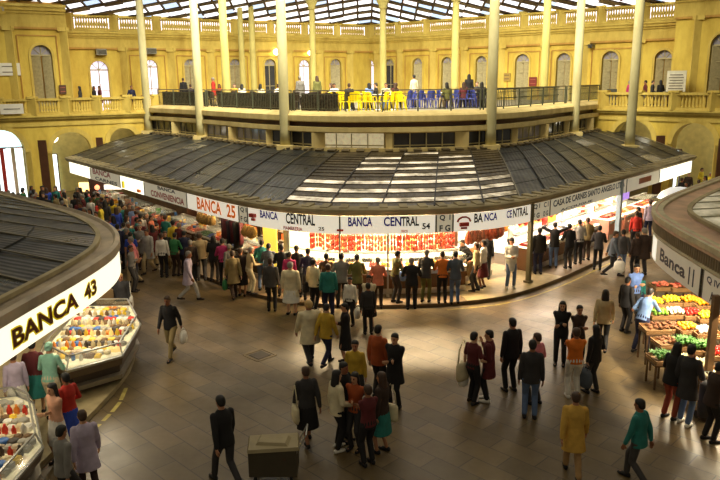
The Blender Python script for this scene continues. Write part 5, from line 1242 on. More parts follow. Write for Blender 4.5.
# (headx, heady, height, facing deg (0 = away from viewer, 180 = toward, 90=left, -90=right), pose, top,tcol,bot,bcol,hair,hcol,label,opts)
PL=[
(222,395,1.72,40,'walk','jacket','black','trousers','charcoal','short','black','man striding in black jacket alone on open floor, low left of centre',{}),
(306,366,1.64,20,'walk2','jacket','charcoal','skirt','black','short','brown','woman in charcoal jacket walking with a cream handbag',dict(bag=('l','tote','cream','cream handbag at the side of the walking woman in charcoal'))),
(336,370,1.66,-60,'relax','jacket','cream','trousers','black','long','black','woman with long dark hair in cream jacket, left in the central group',dict(shoe='white')),
(355,372,1.6,150,'folded','shirt','rust','trousers','charcoal','long','black','woman in rust patterned blouse facing the viewer in the central group',{}),
(355,340,1.62,170,'stand','shirt','mustard','skirt','charcoal','short','black','woman in mustard top at the back of the central group',{}),
(343,362,1.66,-120,'stand','jacket','black','trousers','black','short','black','person in all black between cream jacket and rust blouse',{}),
(378,325,1.72,-30,'stand','jacket','rust','trousers','charcoal','short','black','man in rust orange jacket seen from behind, back of the central group',{}),
(395,333,1.72,150,'folded','coat','black','trousers','black','short','black','person in long black coat facing left, right end of the central group',{}),
(382,372,1.64,60,'relax','jacket','dark brown','skirt','teal','long','brown','woman in dark jacket and long teal skirt',dict(bag=('r','tote','cream','cream cloth shoulder bag of the woman in the teal skirt'))),
(368,385,1.6,30,'folded','shirt','maroon','trousers','black','short','brown','brown haired woman in maroon behind the teal skirt',{}),
(474,332,1.66,-50,'relax','tee','maroon','trousers','black','short','black','woman in maroon tee carrying a large cream bag',dict(bag=('l','tote','cream','large round cream shoulder bag of the woman in the maroon tee',1.25),bag2=('l','sack','white','white plastic bag held below the large cream shoulder bag'))),
(490,330,1.66,70,'chin','coat','maroon','trousers','black','short','black','woman in long dark maroon coat and white shoes facing left',dict(shoe='white')),
(513,318,1.76,20,'stand','jacket','black','trousers','black','short','black','tall man in solid black seen from behind',{}),
(533,340,1.74,-10,'stand','jacket','charcoal','trousers','denim blue','short','black','person in charcoal jacket and pale blue jeans, mid floor',{}),
(538,333,1.64,40,'relax','jacket','pink','trousers','charcoal','short','brown','person in pink jacket half hidden behind pale blue jeans',{}),
(563,301,1.66,160,'folded','jacket','black','trousers','black','long','black','woman in black facing the orange sweater, left',{}),
(580,305,1.62,180,'folded','shirt','dark brown','trousers','black','short','black','person in dark brown facing the orange sweater from behind it',{}),
(577,328,1.64,0,'folded','shirt','orange','trousers','white','short','brown','woman in bright orange sweater and white trousers',dict(shoe='white',wide=1.12)),
(597,325,1.62,30,'relax','jacket','black','trousers','charcoal','long','black','woman in black beside the orange sweater with patterned bag',dict(bag=('l','sack','slate','slate patterned carrier bag next to the white trousers',1.3))),
(606,289,1.68,-20,'walk','jacket','beige','trousers','black','long','black','woman with long dark hair in beige jacket striding up the floor',{}),
(577,392,1.64,-10,'walk','coat','gold','trousers','tan','short','brown','woman in gold coat walking at the bottom edge, right of centre',{}),
(643,398,1.62,40,'walk2','jacket','teal','trousers','dark grey','short','black','person in teal jacket walking, lower right floor',{}),
(645,288,1.74,-50,'reach','shirt','light blue','trousers','navy','short','black','man in light blue shirt leaning over the roots',{}),
(637,264,1.74,180,'folded','shirt','sky blue','trousers','charcoal','short','black','man in sky blue shirt facing the viewer behind a child',{}),
(641,274,1.25,185,'stand','shirt','teal','trousers','navy','short','brown','child in teal top standing before the man in sky blue',{}),
(628,277,1.6,-60,'stand','jacket','black','trousers','black','short','black','person in black left of the man in sky blue',{}),
(675,343,1.68,-60,'counter','jacket','black','trousers','terracotta','long','black','woman in black sweater and terracotta trousers at the fruit stall',{}),
(692,345,1.74,-50,'relax','coat','charcoal','trousers','denim blue','short','black','man in long charcoal coat, jeans and white trainers at the fruit stall',dict(shoe='white')),
(716,362,1.66,-80,'counter','jacket','dark brown','trousers','black','short','black','person in dark brown cut by the right edge',{}),
(168,294,1.7,170,'walk','jacket','black','trousers','khaki','short','brown','man in black jacket and khaki trousers striding toward the viewer',dict(bag=('l','sack','white','white bag of the striding man in khaki trousers'))),
(130,232,1.66,0,'stand','tee','blue','trousers','navy','short','black','boy in bright blue tee seen from behind left of the floor',{}),
(117,224,1.76,10,'stand','coat','navy','trousers','black','short','black','large person in navy coat left of the blue tee',{}),
(147,228,1.72,160,'walk2','coat','light grey','trousers','beige','short','brown','person in pale grey coat and beige trousers right of the blue tee',{}),
(161,233,1.66,0,'stand','shirt','white','trousers','black','short','brown','person in white shirt and black trousers beside the pale grey coat',{}),
(173,233,1.62,-20,'counter','shirt','green','trousers','dark brown','short','black','person in green top near the white shirt',{}),
(140,214,1.66,20,'stand','jacket','white','trousers','charcoal','short','black','person in short white jacket above the pale grey coat',{}),
(120,273,1.6,-160,'stand','jacket','charcoal','trousers','black','short','blonde','blonde woman in charcoal vest under the left sign tip',dict(bag=('l','tote','white','white bag of the blonde woman under the left sign tip'))),
(186,250,1.7,-90,'walk','coat','lilac','trousers','light grey','short','grey','person in pale lilac coat walking, left floor',{}),
(199,233,1.74,10,'stand','jacket','beige','trousers','charcoal','short','brown','broad person in beige jacket before BANCA 25',dict(wide=1.2)),
(183,231,1.66,0,'counter','jacket','navy','trousers','black','short','black','person in navy at the counter left of the broad beige jacket',{}),
(190,240,1.6,20,'stand','jacket','dark brown','trousers','black','short','grey','grey haired person in dark brown behind the pale lilac coat',{}),
(212,236,1.64,-10,'counter','jacket','black','trousers','charcoal','long','black','long haired woman in black right of the broad beige jacket',{}),
(222,239,1.64,10,'counter','shirt','magenta','trousers','black','short','black','woman in magenta top before BANCA 25',{}),
(232,250,1.66,20,'walk2','coat','khaki','trousers','dark brown','short','brown','person in khaki coat with a green bag',dict(bag=('l','sack','green','green shopping bag of the person in the khaki coat'))),
(240,248,1.64,-10,'stand','coat','dark brown','skirt','black','short','brown','woman in dark brown coat beside the khaki coat',{}),
(248,247,1.6,-60,'counter','shirt','beige','trousers','cream','short','grey','person in beige shirt and cream trousers under the grid sign',{}),
(229,244,1.58,40,'stand','jacket','grey','trousers','charcoal','short','grey','grey haired person between magenta top and khaki coat',{}),
(261,240,1.74,0,'counter','shirt','teal','trousers','denim blue','short','black','man in teal shirt and jeans by the yellow panel',{}),
(268,244,1.66,0,'counter','jacket','slate','trousers','navy','short','black','person in slate jacket next to the teal shirt and jeans',{}),
(281,245,1.72,0,'counter','jacket','black','trousers','charcoal','short','black','person in black jacket at the counter, left of magenta',{}),
(289,252,1.6,-10,'stand','shirt','magenta','trousers','black','short','black','woman in magenta under the word CENTRAL',{}),
(296,246,1.72,0,'counter','jacket','black','trousers','black','short','black','man in all black at the counter right of magenta',{}),
(307,249,1.68,-10,'counter','shirt','navy','trousers','charcoal','short','black','person in navy shirt at the counter behind the cream jacket',{}),
(270,258,1.7,0,'stand','jacket','dark grey','trousers','black','short','brown','person in dark grey jacket queueing behind the slate jacket',{}),
(290,262,1.66,-10,'stand','coat','cream','skirt','white','short','grey','broad woman in cream coat and white skirt in the queue',dict(wide=1.2)),
(313,259,1.64,-30,'relax','jacket','cream','trousers','black','short','black','woman in cream jacket with dark shoulder bag in the queue',dict(bag=('l','tote','black','black shoulder bag of the woman in the cream jacket'))),
(328,264,1.62,0,'stand','jacket','teal','trousers','navy','short','brown','woman in teal jacket in the middle of the queue',dict(wide=1.12)),
(326,254,1.66,0,'counter','shirt','brown','trousers','charcoal','short','black','person in brown shirt at the counter above the teal jacket',{}),
(341,254,1.7,0,'counter','jacket','grey','trousers','charcoal','short','black','man in grey jacket left of the olive jacket',dict(wide=1.1)),
(357,255,1.68,0,'counter','jacket','olive','trousers','dark brown','short','black','person in olive jacket and dark trousers near mid counter',{}),
(350,277,1.45,160,'stand','shirt','white','trousers','black','short','black','young person in white shirt facing the viewer in front of the queue',dict(bag=('l','sack','white','white bag of the young person in the white shirt'))),
(369,275,1.6,170,'folded','jacket','cream','skirt','black','short','black','woman in cream jacket and black skirt with white bags facing the viewer',dict(bag=('l','sack','white','left white plastic bag of the woman in the black skirt'),bag2=('r','sack','white','right white plastic bag of the woman in the black skirt'))),
(378,258,1.62,0,'counter','jacket','salmon','trousers','dark brown','short','grey','person in salmon jacket at the counter',{}),
(395,251,1.68,-60,'counter','shirt','olive','trousers','charcoal','short','black','person in olive shirt standing side-on at the counter',dict(bag=('l','sack','sky blue','pale blue plastic bag by the olive shirt'))),
(412,258,1.64,0,'counter','jacket','black','trousers','black','short','grey','grey haired person in black jacket at the counter',dict(wide=1.15)),
(426,250,1.7,-20,'counter','jacket','dark grey','trousers','olive','short','grey','man in dark grey jacket and olive trousers at the counter',{}),
(443,252,1.66,0,'counter','shirt','orange','trousers','black','short','brown','person in orange shirt and black trousers at the counter',{}),
(456,252,1.68,0,'counter','jacket','slate','trousers','denim blue','short','black','person in slate jacket and jeans right of the orange shirt',{}),
(477,243,1.64,70,'relax','shirt','beige','trousers','charcoal','short','brown','person in beige shirt leaning at the end of the delicatessen',{}),
(484,240,1.66,60,'stand','shirt','white','skirt','maroon','short','black','woman in white blouse and maroon skirt at the stall end',{}),
(469,237,1.66,120,'reach','jacket','black','trousers','khaki','short','black','person in black top stretching out beside the beige shirt',{}),
(487,232,1.7,-10,'stand','jacket','black','trousers','black','short','black','person in black behind the woman in white blouse and maroon skirt',{}),
(512,238,1.72,180,'read','coat','white','trousers','denim blue','short','black','stall worker in white coat and jeans looking down at his hands',dict(shoe='white')),
(534,227,1.7,0,'stand','jacket','black','trousers','navy','short','black','man in black jacket and navy jeans beside the olive post',{}),
(552,222,1.72,-10,'up','jacket','black','trousers','denim blue','short','black','man in black with raised arms and jeans at the butcher',{}),
(571,224,1.68,10,'counter','jacket','black','trousers','charcoal','short','black','person in black jacket at the butcher, left of the white sleeves',{}),
(581,220,1.7,0,'counter','shirt','light grey','trousers','black','short','black','person in pale grey shirt at the butcher counter',{}),
(589,218,1.66,0,'counter','jacket','khaki','trousers','dark brown','short','brown','person in khaki jacket at the butcher counter',{}),
(600,226,1.66,-20,'counter','jacket','charcoal','trousers','black','short','black','person in charcoal at the right of the butcher queue',{}),
(614,230,1.7,-100,'walk','jacket','slate','trousers','black','short','brown','person in slate jacket striding with a white carrier bag',dict(bag=('r','sack','white','large white carrier bag near the striped post',1.3))),
(624,229,1.66,-20,'walk2','jacket','dark grey','trousers','denim blue','short','black','person in dark grey jacket walking past the striped post',{}),
(637,211,1.66,-10,'stand','shirt','red','trousers','black','short','brown','person in bright red top right of the striped post',{}),
(641,207,1.68,40,'counter','jacket','charcoal','trousers','charcoal','short','black','person in charcoal just behind the bright red top',{}),
(645,228,1.72,0,'stand','coat','dark brown','trousers','charcoal','short','grey','broad person in dark brown coat left of the right stall tip',dict(wide=1.25)),
(651,200,1.7,0,'stand','jacket','lilac','trousers','navy','short','brown','person in lilac grey jacket near the orange name plate',{}),
(638,232,1.6,10,'stand','jacket','dark brown','trousers','black','short','brown','person in dark brown jacket partly behind the broad dark brown coat',{}),
(30,342,1.62,10,'counter','shirt','maroon','skirt','teal','short','black','stall assistant in maroon top and teal skirt beneath BANCA 43',{}),
(46,344,1.66,0,'counter','shirt','mint','trousers','cream','bun','mint','stall worker with mint cap and mint shirt by the glass case',{}),
(12,352,1.6,40,'stand','shirt','lilac','skirt','white','short','brown','person in lilac top behind the corner glass case',{}),
(65,373,1.62,60,'relax','shirt','red','skirt','blue','short','black','woman in red top and long blue skirt between the glass cases',{}),
(52,383,1.6,150,'folded','tee','peach','skirt','white','long','black','woman in peach tee facing the viewer between the glass cases',{}),
(82,410,1.62,30,'walk','coat','lilac','trousers','dark brown','short','brown','person in dusky lilac coat passing the corner glass case',{}),
(58,425,1.6,-30,'walk2','jacket','grey','trousers','charcoal','short','black','person in grey patterned jacket at the bottom left',{}),
(309,300,1.66,20,'walk2','coat','cream','trousers','charcoal','short','blonde','broad blonde person in cream coat crossing mid floor',dict(wide=1.3)),
(325,303,1.64,-30,'walk','jacket','mustard','trousers','navy','short','black','person in mustard jacket stepping beside the broad blonde person',{}),
(345,303,1.58,100,'folded','jacket','black','skirt','black','short','black','small person in black below the queue',{}),
(368,283,1.5,10,'stand','shirt','charcoal','trousers','black','short','black','person in charcoal hidden behind the woman with white bags',{}),
]
for t in PL:
    hx,hy,h,fc_,pose,top,tc,bot,bc,hair,hc,label,op=t
    q=unp(hx,hy,h*1.005); s_=1.0; zz=0.0
    # standing on central platform?
    best=min(((C.pos(i*.5)-V(q.x,q.y,0)).length,i) for i in range(int(C.L/.5)))
    n_=C.at(best[1]*.5,1,0)-C.at(best[1]*.5,0,0); off=(V(q.x,q.y,0)-C.pos(best[1]*.5)).dot(n_)
    if off<.5 and q.y>20 and q.x>-9: zz=.12; q=unp(hx,hy,h+.12)
    if q.x<-5.95 and q.y<17: zz=.12; q=unp(hx,hy,h+.12)
    # do not stand in a counter
    if zz and q.y>20:
        best=min(((C.pos(i*.5)-V(q.x,q.y,0)).length,i) for i in range(int(C.L/.5))); off=(V(q.x,q.y,0)-C.pos(best[1]*.5)).dot(n_)
        if off<-.28 and not(468<hx<520): q=q+n_*(-.28-off)
    pr=person((q.x,q.y),math.radians(fc_),h,pose,top,tc,bot,bc,hair,hc,label,shoe=op.get('shoe','black'),z=zz,wide=op.get('wide',1.0))
    for kk in('bag','bag2'):
        if kk in op: bg=op[kk]; bag(pr,bg[0],bg[1],bg[2],bg[3],bg[4] if len(bg)>4 else 1.0)
# crowd under the left signs
combos=[]; tops=['black','charcoal','dark grey','navy','dark brown','maroon','brown','black','grey','white','yellow','blue','pink','cream','olive','teal','beige','red','light blue','charcoal','slate','khaki','salmon','green']
bots=['black','charcoal','navy','dark brown','denim blue','khaki','grey','beige']; hs=[('short','black'),('short','brown'),('long','black'),('short','grey'),('long','brown')]
used=set(); rnd=random.Random(3)
def uniq(pref=None,extra=''):
    while True:
        k=(pref or rnd.choice(tops),rnd.choice(bots),rnd.choice(hs),rnd.choice(['jacket','shirt','coat']))
        kk=(k,extra)
        if kk not in used: used.add(kk); return k
poly=[(-7.9,22.3),(-12.2,26.6),(-17.5,32.0),(-19.3,35.2),(-17.0,38.2),(-15.9,36.9),(-9.9,29.6),(-7.2,26.2)]
def inpoly(x,y,Q):
    c=False;n=len(Q)
    for i in range(n):
        x1,y1=Q[i];x2,y2=Q[(i+1)%n]
        if (y1>y)!=(y2>y) and x<(x2-x1)*(y-y1)/(y2-y1)+x1: c=not c
    return c
pts=[];tries=0
for i in range(22):
    a=S(80)+(S(186)-S(80))*(i+rnd.random()*.5)/22; pts.append(C.at(a,.1+rnd.random()*.25,0))
exist=[Vector((o.location.x,o.location.y,0)) for o in D.objects if o.name.startswith('person')]
while len(pts)<116 and tries<8000:
    tries+=1; x=rnd.uniform(-20,-6);y=rnd.uniform(21,39)
    if not inpoly(x,y,poly): continue
    v=V(x,y,0)
    if all((v-w).length>.55 for w in pts) and all((v-w).length>.5 for w in exist): pts.append(v)
random.Random(5).shuffle(pts)
def zone(v):
    q=prj((v.x,v.y,1.5)); 
    return ['near the left arches','midway in left passage','in near left crowd'][0 if v.y>33 else 1 if v.y>28.5 else 2]
fix={0:'yellow',1:'blue',2:'white',3:'pink',4:'white'}
for i,v in enumerate(pts):
    zo=zone(v); k=uniq(fix.get(i),'')
    person((v.x,v.y),rnd.choice([0,math.pi,.6,-.6,2.6,1.5,-1.5])+rnd.uniform(-.4,.4),rnd.uniform(1.56,1.76),rnd.choice(['stand','relax','walk2','folded','stand']),k[3],k[0],'trousers',k[1],k[2][0],k[2][1],'%s haired person in %s %s and %s trousers %s'%(k[2][1] if k[2][0]=='short' else 'long '+k[2][1],k[0],k[3],k[1],zo))
# far right passage crowd
for i,(x,y) in enumerate(((682,178),(689,172),(676,186),(699,180),(706,176),(694,186),(702,168),(711,172),(687,182),(716,178),(708,150),(701,152),(697,160))):
    q=unp(x,y,1.65); k=uniq(None,'r'); q2=q
    if q.y>43 or x in(716,708): continue
    person((q.x,q.y),rnd.uniform(-3,3),1.65,rnd.choice(['stand','walk2','relax']),k[3],k[0],'trousers',k[1],k[2][0],k[2][1],'%s haired person in %s %s and %s trousers, far right passage'%(k[2][1] if k[2][0]=='short' else 'long '+k[2][1],k[0],k[3],k[1]))
# near left entrance
for i,(x,y) in enumerate(((3,172),(13,182),(28,186),(8,176),(22,178))):
    q=unp(x,y,1.65); 
    k=uniq(None,'e'); q.y=min(q.y,36.6); person((q.x,q.y),rnd.uniform(-3,3),1.65,'stand',k[3],k[0],'trousers',k[1],k[2][0],k[2][1],'%s haired person in %s %s and %s trousers at the bright arch'%(k[2][1] if k[2][0]=='short' else 'long '+k[2][1],k[0],k[3],k[1]))
# terrace people
TPp=[(183,84,'black','stand'),(190,80,'navy','stand'),(228,82,'white','relax'),(234,84,'mustard','relax'),(260,82,'cream','relax'),(278,84,'white','relax'),(317,80,'olive','stand'),(331,84,'black','stand'),(349,79,'charcoal','stand'),(334,87,'white','relax'),(369,84,'sky blue','stand'),(376,80,'black','stand'),(386,82,'cream','relax'),(395,80,'maroon','stand'),(396,85,'black','relax'),(414,80,'cream','stand'),(447,77,'olive','stand'),(464,77,'maroon','stand'),(469,78,'black','stand'),(477,78,'charcoal','relax'),(482,79,'black','stand'),(213,81,'red','stand'),(219,81,'rust','stand'),(224,82,'brown','stand'),(300,82,'grey','stand')]
for i,(x,y,c,po) in enumerate(TPp):
    Y=T.pos(T.spix(x,5.6)).y+3.4+(i%4)*.9
    q=unpY(x,80,Y); h=1.66
    if po=='relax' or i%3: po='sit'
    cc=[o.location for o in D.objects if o.name.startswith('column')]
    if any((V(o.x,o.y,0)-V(q.x,q.y,0)).length<.6 for o in cc): q.x+=.8
    fz=rnd.choice([0,.5,-.5,1.6,-1.6,3.1])
    if po=='sit': chair('dark',(q.x,q.y,5.575),fz,'dark wooden chair holding a seated person on the terrace, '+['near the left columns','behind the dark screens','near the yellow chairs','near the blue chairs'][0 if x<235 else 1 if x<325 else 2 if x<405 else 3],'occupied terrace chairs')
    k=uniq(c,'t'); person((q.x,q.y),fz+(0 if po=='sit' else 0),min(1.72,h),po,k[3],k[0],'trousers',k[1],k[2][0],k[2][1],'%s haired person in %s %s and %s trousers %s on the terrace'%(k[2][1] if k[2][0]=='short' else 'long '+k[2][1],k[0],k[3],k[1],'seated' if po=='sit' else 'standing'),z=5.57)
for i,(x,c,where) in enumerate(((623,'magenta',0),(639,'maroon',0),(646,'charcoal',0),(654,'black',0),(662,'black',0),(97,'black',1),(103,'maroon',1),(83,'charcoal',1),(135,'navy',1),(148,'rust',1))):
    Wx=WGR if where==0 else WGL; s=spx(GR0 if where==0 else GL0,GR1 if where==0 else GL1,x,6.4); q=Wx(s,-.9,0)
    k=uniq(c,'g'); person((q.x,q.y),rnd.uniform(-3,3),1.6,'relax',k[3],k[0],'trousers',k[1],k[2][0],k[2][1],'%s haired person in %s %s behind the %s gallery balustrade'%(k[2][1] if k[2][0]=='short' else 'long '+k[2][1],k[0],k[3],'right' if where==0 else 'left'),z=5.2)
# stall keepers behind counters
for i,(x,c) in enumerate(((300,'white'),(335,'white'),(366,'white'),(404,'white'),(436,'white'),(560,'white'),(592,'red'),(610,'white'))):
    q=C.at(S(x),-2.15 if x<500 else -1.95,.12); person((q.x,q.y),C.ang(S(x))+math.pi,1.66,'folded','shirt',c,'trousers','charcoal','bun' if i%2 else 'short','white' if i%2 else 'black','stall keeper in %s behind the counter, %s'%(c,['left part of the delicatessen','left of the first slim post','right of the first slim post','under the word CENTRAL, middle','under the Q I F G letters','left part of the butcher','middle of the butcher','right part of the butcher'][i]),z=.12)
# ================================================================ OTHER OBJECTS
# cart at the bottom
q=unp(275,478,0)
r=root('hand_cart',(q.x,q.y,0),'grey hand cart with a pale cover at the bottom edge','cart')
b=MB(); b.box((q.x,q.y,.42),(.85,.5,.5)); b.obj('body',sm('cart_grey',(72,64,48),rough=.6),r)
b=MB(); b.box((q.x,q.y,.7),(.92,.56,.06),.1,0,.94); b.box((q.x,q.y,.75),(.6,.34,.06),-.1,0,.8); b.obj('cover',sm('cart_cover',(160,146,112),rough=.7),r)
for sx in(-.32,.32):
    for sy in(-.22,.22): b=MB(); b.tube([(q.x+sx-.02,q.y+sy,.09),(q.x+sx+.02,q.y+sy,.09)],.09,12); b.obj('wheel',DARK,r)
b=MB(); b.tube([(q.x+.42,q.y-.2,.6),(q.x+.6,q.y-.2,.95),(q.x+.6,q.y+.2,.95),(q.x+.42,q.y+.2,.6)],.015); b.obj('handle',STEEL,r)
# floor drain
q=unp(260,355,.004); b=MB(); b.box((q.x,q.y,.004),(.42,.42,.008),math.radians(45)); r=root('floor_drain',(q.x,q.y,0),'dark square drain cover set diagonally in the floor','drain'); b.obj('cover',sm('drain',(54,44,36),rough=.6),r)
b=MB()
for a,c in(((-.3,-.3),(.3,-.3)),((.3,-.3),(.3,.3)),((.3,.3),(-.3,.3)),((-.3,.3),(-.3,-.3))):
    ro=lambda p:V(q.x+(p[0]-p[1])*.7071,q.y+(p[0]+p[1])*.7071,.005)
    b.beam(ro(a),ro(c),.06,.01)
b.obj('surround',sm('drain_rim',(120,104,76),rough=.6),r)
# lottery sign like board in the left passage (dark box with red light) and lamp
def sign_at(x,y,Y,w,h,m,label,cat='sign',name='hanging_sign',pole=True):
    q=unpY(x,y,Y); r=root(name,(q.x,q.y,0 if pole else q.z),label,cat); b=MB(); b.box((q.x,q.y,q.z),(w,.12,h)); b.obj('board',m,r)
    if pole: b=MB(); b.box((q.x,q.y,q.z/2-h/4),(.06,.06,q.z-h/2)); b.obj('pole',STEEL,r)
    return r,q
r,q=sign_at(98,189,37.2,.9,1.3,sm('kiosk_dark',(58,36,32)),'dark kiosk board with a red light in the left passage'); b=MB(); b.ball((q.x,q.y-.1,q.z+.1),.14,10); b.obj('lamp',mat('red_light',(1,.3,.15),var=0,emit=2,ecol=(1,.3,.15)),r)
r,q=sign_at(84,187,38.2,.5,.5,mat('orange_lamp',(1,.6,.2),var=0,emit=3,ecol=(1,.6,.2)),'glowing orange lamp sign left of the dark kiosk board')
r,q=sign_at(113,187,36.4,.9,.25,mat('white_awning',(1,.98,.9),var=0,emit=.8),'white lit awning right of the dark kiosk board')
# white round umbrella dome at right passage
q=unp(680,194,1.9); r=root('market_umbrella',(q.x,q.y,0),'white domed umbrella behind the tip of the right stall','umbrella')
b=MB(); b.lathe((q.x,q.y,0),[(.95,1.7),(.8,1.95),(.45,2.15),(.05,2.22)],16); b.obj('canopy',mat('umbrella_white',(.95,.95,.95),var=.03,emit=.35,ecol=(1,1,1)),r,smooth=True)
b=MB(); b.tube([(q.x,q.y,0),(q.x,q.y,2.1)],.025); b.obj('pole',STEEL,r)
# notice board on right gallery, paper signs
s=spx(GR0,GR1,673,6.6); q=WGR(s,-.5,0); r=root('notice_board',(q.x,q.y,5.2),'leaning white notice board with printed rows on the right gallery','board'); ang=math.atan2(GR1[1]-GR0[1],GR1[0]-GR0[0])
b=MB(); b.box((q.x,q.y,6.75),(1.05,.05,1.15),ang); b.obj('panel',sm('board_white',(214,210,192)),r)
b=MB(); nrm=WGR(s,-.46,0)
for k in range(6): b.box((nrm.x,nrm.y,6.35+.15*k),(.8-.1*(k%2),.02,.05),ang)
b.obj('printed_rows',sm('print_grey',(110,100,90)),r)
b=MB()
for sx in(-.4,.4): b.box((q.x+sx*math.cos(ang),q.y+sx*math.sin(ang),5.7),(.05,.05,1.1),ang)
b.obj('stand',BRN,r)
def wallsign(W,p0,p1,x,ya,yb,w,label,m,off=.1,kind='wall_sign',cat='sign',rows=2,mt=None,lett=None):
    s=spx(p0,p1,x,7); q=W(s,off,0); z0=unpY(x,yb,q.y).z; z1=unpY(x,ya,q.y).z; r=root(kind,(q.x,q.y,z0),label,cat); a=math.atan2(p1[1]-p0[1],p1[0]-p0[0])
    b=MB(); b.box((q.x,q.y,(z0+z1)/2),(w,.05,z1-z0),a); b.obj('plate',m,r); b=MB(); nn=W(s,off+.035,0)
    if lett: text_flat(lett,(nn.x,nn.y,(z0+z1)/2),a,w*.8,(z1-z0)*.4,mt or INKD,r)
    else:
        for k in range(rows): b.box((nn.x,nn.y,z0+(z1-z0)*(k+.6)/(rows+.2)),(w*.7,.015,(z1-z0)*.07),a)
        b.obj('printed_rows',mt or INKD,r)
wallsign(WPL,PL0,PL1,11,63,75.5,1.15,'white oblong wall sign on the left pavilion',WHITE,mt=MC.get('print_grey'))
wallsign(WGL,GL0,GL1,8,104,114,1.2,'white wall sign with dark writing under the left gallery rail',WHITE,off=.45,rows=1)
wallsign(WPL,PL0,PL1,6,3,14,.75,'large grey letter m on the left pavilion cornice',YW,off=.6,lett='m',mt=sm('letter_grey',(176,170,150)))
wallsign(WR,UR0,UR1,508,73,81,.5,'small notice beside the shuttered window, back right wall',sm('notice',(170,140,70)))
wallsign(WR,UR0,UR1,534,77,86,.55,'dark red poster on the back right wall',sm('poster_red',(120,40,34)),mt=sm('poster_red2',(170,90,70)))
wallsign(WPL,PL0,PL1,62,85,94,.4,'pair of dark notices right of the left shuttered window',BRN,mt=sm('poster_red2',(170,90,70)))
# AC units + lamps
for k,(x,y,l) in enumerate(((101,52,'grey air conditioner above the leftmost lit window'),(151,51,'grey air conditioner above the second lit window'),(592,46,'small grey box high on the back right wall'))):
    W_,p0,p1=(WL,UL0,UL1) if x<300 else (WR,UR0,UR1); s=spx(p0,p1,x,8.5); q=W_(s,.25,0); z=unpY(x,y,q.y).z; a=math.atan2(p1[1]-p0[1],p1[0]-p0[0])
    r=root('air_conditioner',(q.x,q.y,z-.2),l,'air conditioner','wall units'); sc_=.65 if k<2 else .3
    b=MB(); b.box((q.x,q.y,z),(sc_,.4,sc_*.6),a); b.obj('housing',GREYM,r); nn=W_(s,.46,0); b=MB()
    for j in range(4): b.box((nn.x,nn.y,z-.12+.07*j),(sc_*.85,.02,.03),a)
    b.obj('grille',DARK,r)
for k,(x,y) in enumerate(((275,52),(308,53))):
    s=spx(UL0,UL1,x,8.5); q=WL(s,.3,0); z=unpY(x,y,q.y).z; r=root('wall_lamp',(q.x,q.y,z),['bright wall lamp above the dark window','bright wall lamp above the lit window near the thick column'][k],'lamp','wall lamps')
    b=MB(); b.ball((q.x,q.y,z),.22 if k==0 else .17,10); b.obj('lamp_shade',mat('lamp_hot',(1,.95,.6),var=0,emit=9,ecol=(1,.9,.5)),r); b=MB(); p2=WL(s,0,z); b.beam(q+V(0,0,z),p2,.05,.05); b.obj('bracket',GREYM,r)
# bin by the edge right bottom: dark trolley with pale oval lid
q=unp(705,420,0); r=root('shopping_trolley',(q.x,q.y,0),'dark fabric shopping trolley with a pale oval panel at the lower right','trolley')
b=MB(); b.loft([((q.x,q.y,.08),.16,.13,(1,0,0),(0,1,0)),((q.x,q.y,.3),.19,.15,(1,0,0),(0,1,0)),((q.x,q.y,.8),.17,.14,(1,0,0),(0,1,0)),((q.x,q.y,.86),.1,.09,(1,0,0),(0,1,0))],14); b.obj('bag_body',cm('charcoal'),r,smooth=True)
b=MB(); b.loft([((q.x-.03,q.y-.15,.55),.09,.18,(1,0,0),(0,0,1)),((q.x-.03,q.y-.175,.55),.085,.17,(1,0,0),(0,0,1))],16); b.obj('panel',cm('beige'),r)
b=MB(); b.tube([(q.x-.12,q.y+.1,.7),(q.x-.12,q.y+.2,1.0),(q.x+.12,q.y+.2,1.0),(q.x+.12,q.y+.1,.7)],.012); b.obj('handle',STEEL,r)
for sx in(-.14,.14): b=MB(); b.tube([(q.x+sx-.015,q.y+.12,.08),(q.x+sx+.015,q.y+.12,.08)],.08,12); b.obj('wheel',DARK,r)
# ================================================================ LIGHTS
w=D.worlds.new('world'); SC.world=w; w.use_nodes=True; nt=w.node_tree; bg=nt.nodes['Background']; bg.inputs[0].default_value=(1,.88,.62,1); bg.inputs[1].default_value=.19
def area(name,loc,tgt,size,power,col,sy=None,spread=math.pi):
    l=D.lights.new(name,'AREA'); l.energy=power; l.color=col; l.size=size; l.spread=spread
    if sy: l.shape='RECTANGLE'; l.size_y=sy
    o=D.objects.new(name,l); COL.objects.link(o); o.location=loc; o.rotation_euler=(Vector(tgt)-Vector(loc)).to_track_quat('-Z','Y').to_euler(); return o
area('wall_wash_fill',(0,30,19),(0,52,5),14,6000,(1,.92,.68),8,math.radians(110))  # unseen fill lights added to brighten the back walls and terrace
area('wall_wash_fill',(-8,38,15),(-14,46,6),6,450,(1,.91,.66),4,math.radians(120))
area('wall_wash_fill',(10,36,15),(16,43,6),6,450,(1,.91,.66),4,math.radians(120))
area('skylight',(0,24,22),(0,24,0),16,1000,(1,.88,.66),16)
warm=(1,.74,.42)
def stall_light(path,s,off,z,L,pw,col=warm):
    p=path.at(s,off,z); l=D.lights.new('stall_tube','AREA'); l.shape='RECTANGLE'; l.size=L; l.size_y=.25; l.energy=pw; l.color=col
    o=D.objects.new('stall_tube',l); COL.objects.link(o); o.location=p; o.rotation_euler=(math.radians(-0),0,path.ang(s))
sa,se=S(268),S(478); n=6
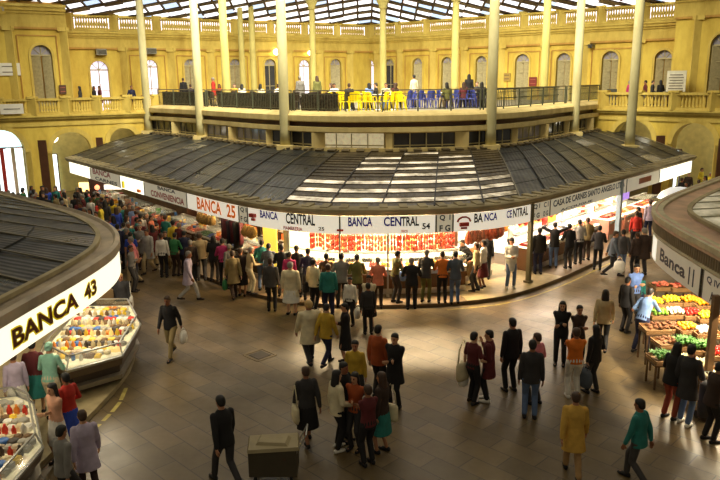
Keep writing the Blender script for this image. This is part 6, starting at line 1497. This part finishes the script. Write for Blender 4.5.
for k in range(n): stall_light(C,sa+(se-sa)*(k+.5)/n,-1.3,2.88,1.5,190)
sa,se=S(545),S(618); n=4
for k in range(n): stall_light(C,sa+(se-sa)*(k+.5)/n,-1.3,2.88,1.5,130,(1,.8,.6))
for x,pw in((90,40),(130,45),(165,45),(205,22),(232,18),(505,25),(640,110),(668,80)): stall_light(C,S(x),-.9,2.88,1.6,pw)
for s,pw in((6,25),(9.5,34),(11.5,34),(13,30)): stall_light(LS,s,-.6,2.86,1.4,pw,(1,.86,.62))
for s,pw in((SR(666),150),(SR(685),190),(SR(702),200),(s_div+1.3,110)): stall_light(RS,s,-.7,2.95,1.4,pw,(1,.85,.6))

# ---- labels: describe signs by look
RP_={'reading BANCA 25 in orange':'with orange lettering and the number 25','beside BANCA 25':'beside the orange lettered sign','BANCA 25 stall':'stall under the orange lettered sign','before BANCA 25':'before the orange lettered sign','of BANCA 25':'of the orange lettered sign','under BANCA 25':'under the orange lettered sign','BANCA 25':'the orange lettered sign',
'reading BANCA CENTRAL 54':'with two-colour lettering and number 54','sign with red emblem reading BANCA CENTRAL':'sign with red emblem and two-colour lettering','reading BANCA CENTRAL':'with blue and black lettering','beneath BANCA 43':'beneath the number 43 sign','reading BANCA 43':'with the number 43','reading Banca 11':'with the number 11','reading CASA DE CARNES SANTO ANGELO LTDA':'with one long line of dark lettering','the Banca 11 and Q IV signs':'the number 11 and Q IV signs','under the word CENTRAL, middle':'behind the middle of the sign band','under the word CENTRAL':'under the bold black lettering'}
for o in D.objects:
    for key in('label','group'):
        if key in o.keys():
            t=o[key]
            for a_,b_ in RP_.items(): t=t.replace(a_,b_)
            if t!=o[key]: o[key]=t

for W_,ops_ in ((WGL,OL),(WGR,OR)):
    for sc_,hw_,zb_,zs_ in ops_:
        p=W_(sc_,-2.6,4.3); l=D.lights.new('arcade_fill','POINT'); l.energy=42; l.color=(1,.93,.72); l.shadow_soft_size=.3  # unseen fill added behind each arch to brighten its dark interior
        o=D.objects.new('arcade_fill',l); COL.objects.link(o); o.location=p
